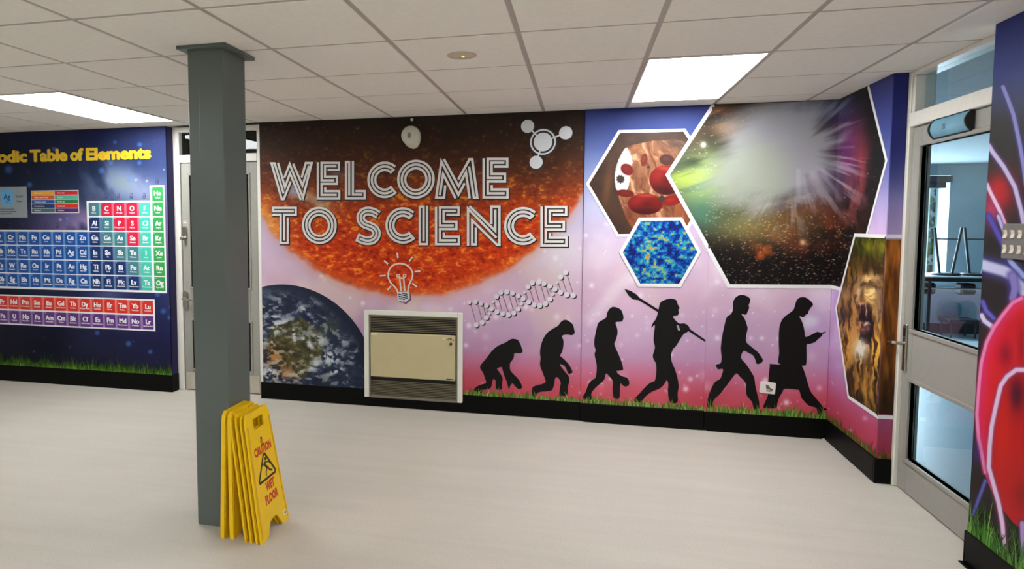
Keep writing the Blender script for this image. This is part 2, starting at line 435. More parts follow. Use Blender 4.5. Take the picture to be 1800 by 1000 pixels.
# ------------------------------------------------------------------ walls
def wall(name, *boxes, M=None):
    b = MB()
    for p, q in boxes: b.box(p, q, M or wall_paint)
    return tag(b.build(name), kind='structure')
wall('wall_back', ((-6.6,0,0),(-3.276,0.3,2.42)), ((-2.372,0,0),(2.0,0.3,2.42)))
wall('wall_right', ((2.0,-0.79,0),(2.13,0.3,2.42)), ((2.0,-8.5,0),(2.13,-1.70,2.42)))
wall('wall_left', ((-6.9,-8.5,0),(-6.6,0.3,2.42)))
wall('wall_front', ((-6.9,-8.8,0),(2.3,-8.5,2.42)))

# skirting, one length per wall panel, with its sealed joint
def skirt(name, a, bb, lip=None):
    b = MB(); b.bbox(a, bb, black_skirt, 0.003)
    if lip: b.box(lip[0], lip[1], mastic)
    return tag(b.build(name), kind='structure')
SK = 0.148
skirt('baseboard_back', (-2.392,-0.012,0), (0.306,0.0,SK), ((-2.40,-0.016,0),(0.306,-0.012,0.004)))
skirt('baseboard_back.001', (0.306,-0.024,0), (1.19,0.0,SK-0.002), ((0.300,-0.029,0),(0.325,-0.024,0.006)))
skirt('baseboard_back.002', (1.19,-0.034,0), (2.0,0.0,SK-0.004), ((1.184,-0.039,0),(1.21,-0.034,0.006)))
skirt('baseboard_left', (-6.6,-0.012,0), (-3.268,0.0,SK+0.006))
skirt('baseboard_left.001', (-3.276,-0.012,0), (-3.264,0.088,SK+0.006))
skirt('baseboard_right', (1.984,-0.79,0), (2.0,-0.034,SK), ((1.968,-0.05,0),(1.984,-0.03,0.006)))
skirt('baseboard_right.001', (1.984,-0.806,0), (2.072,-0.79,SK))
b = MB(); b.bbox((1.986,-8.5,0), (2.0,-1.70,SK), black_skirt, 0.003); b.bbox((1.966,-8.5,0), (1.986,-1.694,0.008), black_skirt, 0.003)
b.box((1.986,-1.70,0), (2.09,-1.694,SK), black_skirt)
tag(b.build('baseboard_right.002'), kind='structure')

# ------------------------------------------------------------------ steel column with its ceiling collar
col_m = mat('grey_column_paint', (88,98,95), 0.36, var=0.03, scale=6)
CX0, CX1, CY0, CY1 = -1.578, -1.388, -2.175, -1.968
col = thing('support_column', ((CX0+CX1)/2,(CY0+CY1)/2,0), 'grey painted square column standing from floor to ceiling beside the yellow signs', 'column', kind='thing')
b = MB(); b.bbox((CX0,CY0,0), (CX1,CY1,H+0.02), col_m, 0.004); b.build('shaft', col)
b = MB(); b.bbox((CX0-0.038,CY0-0.034,H-0.018), (CX1+0.036,CY1+0.04,H-0.001), col_m, 0.003)
tag(b.build('ceiling_collar', col), 'flat grey collar plate at the ceiling')
b = MB(); b.box((CX0+0.058,CY0-0.0008,1.86), (CX0+0.061,CY0,H-0.2), mat('column_seam', (128,134,132), 0.4)); b.build('seam_strip', col)

# ------------------------------------------------------------------ ceiling lights
diff = emit('lit_diffuser', (246,250,250), 23.2)
light_frame = mat('light_frame', (225,220,214), 0.4)
LL = ['glowing rectangular ceiling panel light over the periodic table wall', 'glowing rectangular ceiling panel light over the hexagon pictures']
for n, (c, y) in enumerate(LIGHTS):
    x0, x1, y1, y0 = 0.6*c+0.012, 0.6*c+0.588, y-0.006, y-1.194
    lab = LL[n] if n < 2 else 'added unseen ceiling panel light behind the viewer'
    t = thing('ceiling_light', ((x0+x1)/2,(y0+y1)/2,H), lab, 'ceiling light', 'recessed ceiling panel lights')
    b = MB(); w = 0.008
    for p, q in (((x0,y0,H-0.004),(x0+w,y1,H+0.02)), ((x1-w,y0,H-0.004),(x1,y1,H+0.02)), ((x0+w,y0,H-0.004),(x1-w,y0+w,H+0.02)), ((x0+w,y1-w,H-0.004),(x1-w,y1,H+0.02))):
        b.box(p, q, light_frame)
    b.build('light_frame', t)
    b = MB(); b.box((x0+w,y0+w,H-0.002), (x1-w,y1-w,H+0.01), diff); b.build('diffuser', t)

# ------------------------------------------------------------------ doors
def glazed_leaf(b, fr, u0, u1, z0, z1, lights, d0, d1, M):
    """a door leaf as stiles and rails round its lights; u across, fr(u, z, depth)"""
    def bx(ua, za, ub, zb, da, db, MM):
        b.bbox(fr(ua, za, da), fr(ub, zb, db), MM, 0.003)
    ua, ub = min(l[0] for l in lights), max(l[1] for l in lights)
    bx(u0, z0, ua, z1, d0, d1, M); bx(ub, z0, u1, z1, d0, d1, M)
    zs = [z0]+[z for l in sorted(lights, key=lambda l: l[2]) for z in (l[2], l[3])]+[z1]
    for k in range(0, len(zs), 2): bx(ua, zs[k], ub, zs[k+1], d0, d1, M)
def bead(b, fr, l, w, d0, d1, M):
    ua, ub, za, zb = l
    for p, q in (((ua-w,za-w),(ub+w,za)), ((ua-w,zb),(ub+w,zb+w)), ((ua-w,za),(ua,zb)), ((ub,za),(ub+w,zb))):
        b.bbox(fr(*p, d0), fr(*q, d1), M, 0.003)

# door_1, grey, half hidden by the column
D1 = 0.09; f1 = frame_y(D1)
d1 = thing('door_1', (-2.82,D1,0), None, None, kind='structure')
b = MB()
b.bbox(f1(-3.276,0,-0.08), f1(-3.212,2.37,0.0), white_paint); b.bbox(f1(-2.452,0,-0.08), f1(-2.372,2.37,0.0), white_paint)
b.bbox(f1(-3.212,2.058,-0.08), f1(-2.452,2.128,0.0), white_paint); b.bbox(f1(-3.212,2.325,-0.08), f1(-2.452,2.37,0.0), white_paint)
b.build('door_frame', d1)
b = MB(); b.box(f1(-3.212,2.128,-0.05), f1(-2.452,2.325,-0.044), dark_pane); b.build('transom_pane', d1)
lf = MB(); L1 = [(-3.122,-2.542,0.947,1.945), (-3.122,-2.542,0.2,0.64)]
glazed_leaf(lf, f1, -3.206, -2.458, 0.006, 2.052, L1, -0.06, -0.012, grey_door)
leaf1 = lf.build('door_leaf', d1)
b = MB(); [bead(b, f1, l, 0.018, -0.03, -0.006, grey_bead) for l in L1]; b.build('glazing_bead', leaf1)
b = MB(); [b.box(f1(l[0],l[2],-0.04), f1(l[1],l[3],-0.034), dark_pane) for l in L1]; b.build('glass_pane', leaf1)
b = MB(); b.box(f1(-3.2,0.012,-0.012), f1(-2.464,0.165,-0.0105), mat('worn_kick_plate', (186,178,166), 0.4, 0.2, var=0.12, scale=9)); tag(b.build('kick_plate', leaf1), 'worn pale kick plate')
def px1(x, y): return on_y(x, y, D1)
k = px1(324.5, 409)
b = MB(); b.prism(arc((k[0],k[1]+0.035), 0.02, 0, 180, 10)+arc((k[0],k[1]-0.035), 0.02, 180, 360, 10), f1, -0.012, 0.008, steel)
b.lathe([(0.014,0),(0.016,0.02),(0.018,0.03),(0.014,0.042),(0.0,0.044)], f1(k[0]-0.004,k[1]-0.05,0.008), (0,-1,0), steel, 16)
b.build('lock_knob', leaf1)
k = px1(326, 527)
b = MB(); b.prism(arc((k[0],k[1]+0.055), 0.024, 0, 180, 10)+arc((k[0],k[1]-0.055), 0.024, 180, 360, 10), f1, -0.012, 0.006, steel)
b.tube([f1(k[0],k[1]+0.012,0.006), f1(k[0],k[1]+0.012,0.045), f1(k[0]+0.012,k[1]+0.012,0.052), f1(k[0]+0.11,k[1]+0.006,0.05)], 0.009, steel)
b.build('door_handle', leaf1)
b = MB(); p = on_y(323.5, 390, D1); b.box(f1(p[0]-0.018,p[1]-0.012,-0.012), f1(p[0]+0.018,p[1]+0.012,-0.0112), mat('notice_white', (206,200,192), 0.6))
b.box(f1(p[0]-0.017,p[1]+0.002,-0.0112), f1(p[0]+0.017,p[1]+0.008,-0.0108), mat('notice_red', (190,70,60), 0.6)); b.build('door_notice', leaf1)
wall('wall_corridor', ((-3.6,1.6,0),(-2.1,1.7,2.42)), ((-3.7,0.3,0),(-3.6,1.7,2.42)), ((-2.1,0.3,0),(-2.0,1.7,2.42)), ((-3.7,0.3,-0.05),(-2.0,1.7,0)), M=dark_void)

# door_2, right wall, glazed leaf open to the laboratory view
D2 = 2.085; f2 = frame_x(D2)
d2 = thing('door_2', (D2,-1.245,0), None, None, kind='structure')
b = MB()
b.bbox(f2(-0.79,0,-0.1), f2(-0.822,2.37,0.012), white_paint); b.bbox(f2(-1.672,0,-0.1), f2(-1.70,2.37,0.012), white_paint)
b.bbox(f2(-0.822,2.062,-0.1), f2(-1.672,2.14,0.012), white_paint); b.bbox(f2(-0.822,2.345,-0.1), f2(-1.672,2.37,0.012), white_paint)
b.bbox(f2(-0.822,2.14,-0.1), f2(-0.848,2.345,0.004), white_paint); b.bbox(f2(-1.646,2.14,-0.1), f2(-1.672,2.345,0.004), white_paint)
b.build('door_frame', d2)
b = MB(); b.box(f2(-0.848,2.14,-0.05), f2(-1.646,2.345,-0.044), pane_mat); b.build('transom_pane', d2)
L2 = [(-1.55,-0.925,0.935,1.945), (-1.55,-0.925,0.2,0.64)]
lf = MB(); glazed_leaf(lf, f2, -1.668, -0.826, 0.006, 2.056, L2, -0.055, -0.008, grey_door); leaf2 = lf.build('door_leaf', d2)
b = MB(); [bead(b, f2, l, 0.022, -0.03, 0.002, grey_bead) for l in L2]; [bead(b, f2, l, 0.0, -0.04, -0.02, grey_bead) for l in L2]; b.build('glazing_bead', leaf2)
b = MB(); [b.box(f2(l[0],l[2],-0.036), f2(l[1],l[3],-0.030), pane_mat) for l in L2]; b.build('glass_pane', leaf2)
b = MB()
b.bbox(f2(-0.842,0.685,-0.008), f2(-0.878,0.955,0.004), steel); b.build('handle_plate', leaf2)
b = MB(); b.tube([f2(-0.862,0.845,0.0), f2(-0.862,0.845,0.048), f2(-0.856,0.845,0.056), f2(-0.80,0.845,0.058)], 0.0095, steel, 12); b.build('door_handle', leaf2)
b = MB(); b.bbox(f2(-0.848,0.885,0.004), f2(-0.872,0.935,0.0065), mat('black_lock_cover', (22,22,22), 0.4)); b.build('lock_cover', leaf2)
# room plate on the leaf: a curved blue holder reading S1
sp = thing('room_sign', (D2-0.004,-1.23,2.012), 'blue curved room plate lettered S1 above the door glass', 'sign')
holder = mat('black_plastic', (14,14,15), 0.35); plate = MB(); pm = mat('blue_sign_insert', (112,162,186), 0.3, var=0.14, scale=9)
n = 12; vs = []; fs = []
for i in range(n+1):
    v = i/n; z = 1.968+0.092*v; bul = 0.020*math.sin(math.pi*v)**0.8+0.006
    vs += [f2(-1.068,z,bul), f2(-1.386,z,bul)]
for i in range(n): fs.append((2*i, 2*i+1, 2*i+3, 2*i+2))
plate.add(vs, fs, pm); plate.text('S1', frame_x(D2), -1.19, 2.0, 0.026, 0.0268, mat('sign_ink', (40,60,80), 0.5), 0.01, 'L', mirror=True)
b = MB()
for u in (-1.060, -1.386):
    prof = [(1.962,-0.006)]+[(1.968+0.092*i/n, 0.024*math.sin(math.pi*i/n)**0.8+0.008) for i in range(n+1)]+[(2.066,-0.006)]
    vs = [f2(u,z,d) for z, d in prof]+[f2(u-0.012,z,d) for z, d in prof]; k = len(prof)
    fs = [tuple(range(k)), tuple(range(2*k-1, k-1, -1))]+[(i, i+k, (i+1) % k+k, (i+1) % k) for i in range(k)]
    b.add(vs, fs, holder)
b.bbox(f2(-1.062,1.962,-0.008), f2(-1.396,1.968,0.010), holder); b.bbox(f2(-1.062,2.06,-0.008), f2(-1.396,2.066,0.010), holder)
b.bbox(f2(-1.062,1.966,-0.008), f2(-1.396,2.062,0.004), holder)
b.build('sign_holder', sp); plate.build('sign_insert', sp)
# ------------------------------------------------------------------ the wall prints
Y1, Y2, Y3 = -0.004, -0.012, -0.020          # faces of the three wall panels
XR = 1.996                                    # face of the print on the right-hand wall
ZB = SK-0.004
mu = thing('wall_mural', (-0.18,0.0,0), 'large space and evolution mural lettered WELCOME TO SCIENCE on the back wall', 'mural', kind='thing')
rm = thing('wall_mural', (2.0,-0.4,0), 'mural strip with roaring lion picture between back corner and grey door', 'mural', kind='thing')
pmu = thing('wall_mural', (-4.4,0.0,0), 'dark blue periodic table mural on the wall left of the column', 'mural', kind='thing')
hm = thing('wall_mural', (2.0,-1.9,0), 'red heart anatomy mural on the wall nearest the viewer beside the grey door', 'mural', kind='thing')

def star_bg(p, seed):
    """lavender-to-crimson star field shared by the back and right-hand prints"""
    PX, PY = p.PX, p.PY; X = p.P[..., 0]-p.P[..., 1]; Z = p.P[..., 2]
    z = Z
    base = p.ramp(z, [(0.14,(190,68,82)),(0.27,(196,82,102)),(0.40,(194,112,144)),(0.52,(188,144,180)),(0.7,(192,160,192)),(0.95,(202,168,192)),(1.2,(206,178,200)),(1.45,(194,174,202)),(1.66,(160,160,194)),(1.85,(96,112,164)),(2.08,(58,74,134)),(2.37,(42,52,112))])
    n = fbm(X*1.6+3, z*2.2, 5, 4)[..., None]; n2 = fbm(X*2.3+9, z*1.5+4, 9, 4)
    p.C = base+(n-0.5)*38
    p.mix(sm(n2, 0.56, 0.8)*0.5*sm(z, 0.5, 0.8)*(1-sm(z, 1.5, 1.9)), (236,226,236))
    p.mix(sm(fbm(X*1.9+21, z*1.7+7, 31, 3), 0.55, 0.75)*0.4*sm(z, 0.4, 0.7)*(1-sm(z, 1.2, 1.6)), (160,138,200))
    p.mix(sm(fbm(X*2.4+1, z*2.1+2, 47, 3), 0.58, 0.76)*0.35*sm(z, 0.4, 0.8)*(1-sm(z, 1.1, 1.5)), (222,204,176))
def star_dots(p, seed, box, n):
    p.stars(n, box, 1.0, 5.5, (240,232,244), 0.25, 0.85, seed, 2.6)
    p.stars(n//7, box, 4, 10, (236,222,236), 0.12, 0.3, seed+1, 1.2)

# -- panel 1: the sun over the lavender sky
P, U, V = grid_pts(frame_y(Y1), -2.372, 0.306, ZB, H, 0.0042); p = Paint(P); PX, PY = p.PX, p.PY
star_bg(p, 1); star_dots(p, 11, (460,430,1030,700), 150)
p.mix(p.glow((985,440), 50, 45)*0.55, (226,222,232))
d = np.hypot((U+1.09)/1.0, V-2.515)-1.585+(fbm(U*9, V*9, 3, 4)-0.5)*0.05
ins = 1-sm(d, -0.035, 0.02)
p.mix((1-sm(d, -0.02, 0.09))*0.42, (212,140,110))
sun = p.ramp(PY+(fbm(U*3, V*3, 8, 4)-0.5)*50, [(205,(38,28,22)),(255,(52,32,22)),(300,(84,42,24)),(340,(132,54,24)),(375,(176,60,20)),(430,(196,58,16)),(500,(204,60,16))])
ga = fbm(U*21, V*36, 12, 4); gb_ = fbm(U*50, V*84, 29, 3); gr = ga*0.6+gb_*0.4
amp = np.interp(PY, [220,290,350,420], [0.07,0.26,0.75,1.0])[..., None]
sun = sun+((gr-0.5)[..., None]*np.array([150,105,40]))*amp
hot = sm(gr, 0.57, 0.74)*amp[..., 0]; sun = sun*(1-hot[..., None]*0.8)+np.array([240,160,40])*hot[..., None]*0.8
dk = sm(1-gr, 0.58, 0.78)*amp[..., 0]; sun = sun*(1-dk[..., None]*0.45)+np.array([96,22,10])*dk[..., None]*0.45
edge = np.exp(-((d+0.03)/0.05)**2)*sm(PY, 330, 400)*0.4; sun = sun*(1-edge[..., None])+np.array([222,120,58])*edge[..., None]
p.mix(ins, sun)
p.mix(ins*p.glow((470,395), 26, 50, -30)*0.8*(0.5+gr*0.7), (232,180,96))
p.mix(p.glow((540,345), 44, 12, 20)*0.55*(0.4+ga), (206,190,160)); p.mix(p.glow((516,333), 10, 14)*0.75, (158,170,204)); p.mix(p.glow((592,305), 13, 9)*0.4, (150,165,190)); p.mix(p.glow((562,358), 20, 8, 30)*0.5, (200,186,160))
p.stars(60, (462,215,1020,330), 1, 3.2, (190,150,110), 0.1, 0.4, 77)
sheet('mural_panel', P, p.C, mu, sides=(0,0.02,0))
# -- panel 2 and 3
P, U, V = grid_pts(frame_y(Y2), 0.306, 1.190, ZB, H, 0.0045); p = Paint(P); star_bg(p, 2)
p.mix(p.poly([(1180,307.5),(1256,181),(1256,120),(1300,120),(1300,497),(1283,497)]), (30,26,26)); p.mix(p.glow((1035,330), 40, 90)*0.35, (206,206,232)); star_dots(p, 21, (1024,380,1250,740), 90)
p.mix(p.seg([(1040,560),(1085,505),(1120,480)], 14, 0.9)*0.35, (240,232,244))
sheet('mural_panel', P, p.C, mu, sides=(0,0.02,0))
P, U, V = grid_pts(frame_y(Y3), 1.190, XR, ZB, H, 0.0045); p = Paint(P); star_bg(p, 3); p.mix(p.poly([(1180,307.5),(1262,170),(1290,60),(1540,60),(1540,500),(1284,497)]), (30,26,26)); star_dots(p, 31, (1240,490,1460,750), 70)
p.mix(p.glow((1430,570), 45, 40)*0.35, (170,150,208)); p.stars(3, (1418,560,1436,580), 8, 11, (214,214,226), 0.5, 0.6, 4)
sheet('mural_panel', P, p.C, mu, sides=(0,0.028,0))
# -- right-hand wall with its return beside the door
P, U, V = grid_pts(frame_x(XR), -0.792, Y3, ZB, H, 0.005); p = Paint(P); star_bg(p, 4); p.mix(p.poly([(1420,60),(1524,140),(1552,282),(1497,508),(1420,498)]), (30,26,26))
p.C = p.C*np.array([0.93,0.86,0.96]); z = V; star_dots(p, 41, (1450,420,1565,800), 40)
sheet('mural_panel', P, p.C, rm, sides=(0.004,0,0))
P, U, V = grid_pts(frame_y(-0.796), XR, 2.072, ZB, H, 0.006); p = Paint(P); star_bg(p, 5); p.C = p.C*np.array([0.80,0.76,0.9])  # print toned down, putting the return face's shade into its colour
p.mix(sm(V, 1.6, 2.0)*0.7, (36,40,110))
p.mix((1-sm(np.abs(V-0.92), 0.5, 0.515)), np.array([118,72,28])); n = fbm(U*40, V*7+U*10, 3, 5)
p.C = np.where((np.abs(V-0.92) < 0.51)[..., None], np.stack([150*n+30, 96*n+12, 34*n+4], -1)*np.clip((V-0.3)/0.5, 0.35, 1)[..., None]*1.25, p.C)
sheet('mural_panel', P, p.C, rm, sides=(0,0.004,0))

# -- pictures in hexagons
border_m = mat('white_print_border', (222,220,222), 0.4, var=0.01)
def hexagon(par, fr, plane, pts_px, paint, width, name, label, step=0.004, lift=0.0012, open_edges=(), clip=None):
    """pts_px outline in the print's layout; paint(p, U, V) colours it; a white border strip runs round it (open_edges are left bare)"""
    W = [plane(*q) for q in pts_px]; us = [w[0] for w in W]; vs = [w[1] for w in W]
    u0, u1, v0, v1 = min(us), max(us), min(vs), max(vs)
    P, U, V = grid_pts(fr, u0, u1, v0, min(v1, H), step, lift); p = Paint(P); paint(p, U, V)
    # inside test in wall metres
    ins = np.zeros(U.shape, bool); n = len(W)
    for i in range(n):
        (a, b_), (c, d_) = W[i], W[(i+1) % n]
        if b_ == d_: continue
        ins ^= ((b_ > V) != (d_ > V)) & (U < (c-a)*(V-b_)/(d_-b_)+a)
    pic = sheet(name, P, p.C, par, mask=ins.astype(float)); tag(pic, label)
    b = MB(); Q = [np.array(w) for w in W]; ar = sum(Q[i][0]*Q[(i+1) % n][1]-Q[(i+1) % n][0]*Q[i][1] for i in range(n))
    inner = offset(Q, width/2 if ar > 0 else -width/2, True); outer = offset(Q, -width/2 if ar > 0 else width/2, True)
    for i in range(n):
        if i in open_edges: continue
        j = (i+1) % n
        b.prism([outer[i], outer[j], inner[j], inner[i]], fr, lift*0.4, lift+0.0012, border_m)
    b.build('picture_border', pic)
    return pic
cb = crop(1020, 180, 2.942)
def paint_blood(p, U, V):
    B = lambda x, y: (1020+x/2.942, 180+y/2.942); k = 1/2.942
    n = fbm(U*14, V*14, 6, 4); wv = fbm(U*7, V*7, 66, 3); st = fbm((U+V*0.5+wv*0.16)*38, (V-U*0.5+wv*0.2)*12, 14, 5)
    p.C = np.stack([44+n*30, 32+n*20, 27+n*14], -1)
    p.mix(p.glow(B(140,440), 24*k, 130*k, 8)*0.75, (124,76,40)); p.mix(p.glow(B(170,560), 30*k, 90*k, -10)*0.5, (84,50,34))
    ves = p.poly([tuple(q) for q in spline([B(196,300), B(232,238), B(300,214), B(420,196), B(560,215), B(620,400), B(590,610), B(520,700), B(330,690), B(250,620), B(196,480), B(178,380)], 6, True)])
    p.mix(ves, np.stack([78+st*96, 46+st*70, 30+st*50], -1)); p.mix(ves*sm(st, 0.56, 0.72)*0.6, (206,160,126)); p.mix(ves*sm(1-st, 0.55, 0.74)*0.6, (96,44,26))
    p.mix(p.glow(B(500,215), 90*k, 44*k, 10)*0.9, (70,52,44)); p.mix(p.glow(B(400,230), 60*k, 26*k, 10)*0.5, (120,80,58)); p.mix(p.glow(B(545,560), 60*k, 60*k)*0.6, (140,64,38)); p.mix(p.glow(B(330,620), 110*k, 46*k, 15)*0.65, (120,54,34)); p.mix(p.glow(B(250,560), 30*k, 60*k, -20)*0.6, (92,40,28))
    cres = p.poly([tuple(q) for q in spline([B(236,236), B(205,285), B(184,340), B(179,395), B(190,452), B(236,455), B(252,420), B(256,360), B(270,310), B(256,262)], 5, True)]); p.mix(cres*sm(p.PX*0+1, 0, 1)*np.clip(1.1-p.glow(B(262,330), 16*k, 70*k)*0.5, 0, 1), (222,221,222))
    for (x, y, rx, ry, ro, c) in ((330,297,19,36,12,(92,36,26)), (447,297,40,30,8,(64,34,28)), (242,347,38,30,35,(96,24,20)), (232,470,50,20,6,(88,22,16)), (470,508,52,28,-8,(116,24,18))):
        p.mix(p.ell(B(x,y), rx*k, ry*k, 0.15, ro), c); p.mix(p.ell(B(x-3,y-5), rx*k*0.55, ry*k*0.5, 0.9, ro)*0.4, tuple(min(255, q*1.5) for q in c))
    for (x, y, rx, ry, ro) in ((440,402,84,78,10), (336,525,92,56,2)):
        body = p.ell(B(x,y), rx*k, ry*k, 0.06, ro); p.mix(body, (100,15,13))
        p.mix(body*p.glow(B(x,y+ry*0.75), rx*1.0*k, ry*0.42*k, ro)*0.95, (50,8,8)); p.mix(body*p.glow(B(x-rx*0.35,y-ry*0.25), rx*0.45*k, ry*0.4*k, ro)*0.8, (138,28,23))
        p.mix(body*p.glow(B(x+rx*0.08,y+ry*0.02), rx*0.42*k, ry*0.34*k, ro)*0.75, (72,9,9)); p.mix(body*p.glow(B(x,y-ry*0.78), rx*0.7*k, ry*0.16*k, ro)*0.7, (168,66,52))
    for (x, y, r) in ((208,397,22), (422,497,17), (352,335,7)):
        an = np.arctan2(p.PY-B(x,y)[1], p.PX-B(x,y)[0]); rr = r*k*(1+0.14*np.sin(an*9)); dd = np.hypot(p.PX-B(x,y)[0], p.PY-B(x,y)[1])
        p.mix(1-sm(dd, rr*0.85, rr*1.1), (52,42,38))
    p.mix(p.poly([B(30,300), B(205,300), B(178,380), B(190,480), B(255,640), B(280,700), B(150,720)])*0.35, (60,44,38))
hexagon(mu, frame_y(Y2), lambda x, y: on_y(x, y, Y2), cb([(37,422),(201,151),(538,143),(700,395),(535,684),(194,688)]), paint_blood, 0.021, 'hexagon_picture', 'hexagonal picture of red blood cells in a vessel')
def paint_cmb(p, U, V):
    n = fbm(U*40, V*44, 61, 4)*0.58+fbm(U*120, V*130, 71, 2)*0.2+fbm(U*12, V*12, 81, 2)*0.22+0.01+p.glow((1142,440), 14, 50, 6)*0.06+p.glow((1205,450), 14, 20)*0.04-p.glow((1180,448), 24, 18)*0.08-p.glow((1120,460), 24, 30)*0.04-0.02
    p.C = p.ramp(n, [(0.30,(8,22,90)),(0.41,(8,46,132)),(0.49,(14,92,164)),(0.555,(30,136,172)),(0.61,(84,156,134)),(0.655,(186,168,56)),(0.74,(176,100,36))])
hexagon(mu, frame_y(Y2), lambda x, y: on_y(x, y, Y2), cb([(210,775),(308,604),(520,602),(615,773),(515,946),(304,944)]), paint_cmb, 0.023, 'hexagon_picture', 'small hexagonal blue and yellow speckled sky map', step=0.0032, lift=0.0042)
def paint_galaxy(p, U, V):
    X = p.P[..., 0]-p.P[..., 1]; PX, PY = p.PX, p.PY; n = fbm(X*4, V*4, 16, 5); n2 = fbm(X*9, V*9, 26, 4); fs = fbm(X*3+V*2, V*16-X*5, 86, 5)
    p.C = np.stack([9+n*18, 8+n*12, 10+n*14], -1); w = 0.45+0.9*n; c2 = sm(n2, 0.28, 0.62)
    # warm floor of the nebula
    p.mix(p.glow((1440,395), 62, 50)*0.8*c2, (120,50,34)); p.mix(p.glow((1400,380), 60, 36)*0.6*w, (128,74,44)); p.mix(p.glow((1345,400), 84, 36, -6)*0.85*w, (140,110,60)); p.mix(p.glow((1300,395), 44, 26)*0.6, (120,120,72))
    # green flank
    p.mix(p.glow((1205,270), 44, 60)*0.6*w, (92,84,58)); p.mix(p.glow((1235,330), 60, 62, 20)*0.9, (120,150,108)); p.mix(p.glow((1205,312), 44, 26, -12)*0.9*sm(fs, 0.28, 0.6), (146,164,62)); p.mix(p.glow((1218,284), 20, 8, -6)*0.75, (44,58,34)); p.mix(p.glow((1232,378), 30, 26, 30)*0.7, (70,116,96)); p.mix(p.glow((1240,300), 40, 40)*0.6*sm(fs, 0.3, 0.6), (172,186,120))
    p.mix(p.glow((1268,208), 40, 24, 22)*0.9*sm(fs, 0.25, 0.6), (160,104,68)); p.mix(p.glow((1290,232), 44, 20, 22)*0.6, (164,140,104)); p.mix(p.glow((1222,232), 22, 34)*0.5, (92,66,50))
    p.mix(p.glow((1330,198), 50, 18, 14)*0.5*sm(fs, 0.3, 0.6), (120,100,74))
    # purple and red rim on the right
    p.mix(p.glow((1492,262), 24, 62)*1.15, (108,44,96)); p.mix(p.glow((1516,290), 18, 60)*0.85*c2, (146,50,60)); p.mix(p.glow((1500,345), 20, 40)*0.6*c2, (150,70,70)); p.mix(p.glow((1460,184), 40, 18)*0.8, (42,70,120)); p.mix(p.glow((1478,205), 16, 24)*0.5, (60,50,110))
    an = np.arctan2(PY-265, PX-1395); rd = np.hypot(PX-1395, PY-265)
    wob = (fbm(an*6, rd*0.004, 56, 4)-0.5)*0.55*sm(PX, 1380, 1440)+(fs-0.5)*0.35
    core = 1-sm(np.sqrt(((PX-1370)/112)**2+((PY-262)/100)**2)+wob, 0.62, 1.16); p.mix(core*0.97, (160,159,165))
    p.mix((1-sm(np.sqrt(((PX-1318)/92)**2+((PY-312)/78)**2)+(fs-0.5)*0.4, 0.45, 1.1))*0.85, (160,165,150)); p.mix(p.glow((1440,320), 36, 34, 40)*0.7, (178,170,186)); p.mix(p.glow((1425,190), 54, 26)*0.7, (160,164,180))
    rt = np.clip(sm(PX, 1430, 1470)+sm(PY, 330, 380), 0, 1); st = fbm(an*15, rd*0.012, 36, 4)
    p.mix(sm(st, 0.5, 0.68)*np.exp(-((rd-100)/40)**2)*rt*0.45, (196,188,204)); p.mix(sm(1-st, 0.52, 0.7)*np.exp(-((rd-88)/26)**2)*rt*0.4, (70,44,84))
    for q, wd, a in (([(1403,300),(1404,352)], 5, 0.28), ([(1428,308),(1448,352)], 7, 0.25), ([(1446,300),(1476,350)], 6, 0.22), ([(1418,308),(1428,345)], 5, -0.2), ([(1440,304),(1462,345)], 5, -0.2), ([(1450,262),(1500,258)], 3, 0.2), ([(1450,247),(1480,240)], 3, -0.15)):
        p.mix(p.seg(q, wd, 0.98)*abs(a), (206,200,210) if a > 0 else (84,62,84))
    p.mix(sm(PY+(n-0.5)*60, 405, 470)*0.72, (12,10,12)); p.mix(sm(PX+(n-0.5)*30, 1515, 1548)*0.75, (12,9,11))
    p.mix(p.glow((1336,442), 24, 24)*0.95*c2, (176,82,36)); p.mix(p.glow((1330,425), 40, 18)*0.5*c2, (150,90,44)); p.mix(p.glow((1412,428), 34, 18)*0.6*c2, (130,62,36))
    def ticks(n_, box, col, seed, a0=0.35, a1=0.95):
        R = random.Random(seed)
        for _ in range(n_):
            x, y = R.uniform(box[0], box[2]), R.uniform(box[1], box[3]); rx, ry = R.uniform(0.7,1.9), R.uniform(0.5,0.95); a = R.uniform(a0, a1)*(0.5+0.5*R.random())
            k = (np.abs(PX-x) < 5) & (np.abs(PY-y) < 4)
            if not k.any(): continue
            g = a*np.exp(-((PX[k]-x)/rx)**2-((PY[k]-y)/ry)**2); p.C[k] = p.C[k]*(1-g[:, None])+np.asarray(col, float)*g[:, None]
    ticks(520, (1240,372,1500,505), (236,200,156), 5); ticks(220, (1300,400,1490,505), (226,140,84), 6); ticks(160, (1240,340,1470,400), (226,206,164), 17, 0.2, 0.7)
    ticks(90, (1180,190,1260,345), (230,220,196), 7, 0.3, 0.8); ticks(70, (1440,190,1556,430), (206,130,128), 8, 0.25, 0.7); ticks(60, (1252,190,1330,240), (214,180,140), 9, 0.2, 0.6)
    p.stars(1, (1236,254,1237,255), 4.6, 5.2, (238,234,228), 0.9, 1, 9); p.stars(1, (1410,425,1412,427), 4.5, 5.5, (240,196,150), 0.85, 0.95, 10)
gal = [(1173,307.5),(1252,187),(1469.8,177.5),(1462,504),(1281,502.6)]
xs = 1.190
def cut_edge(a, b_):      # where an outline edge crosses the panel joint
    A, B = on_y(*a), on_y(*b_); t = (xs-A[0])/(B[0]-A[0]); return (xs, A[1]+t*(B[1]-A[1]))
up = cut_edge(gal[0], (1256,181)); lo = cut_edge(gal[0], gal[4])
A = on_y(*gal[0]); ident = lambda u, v: (u, v)
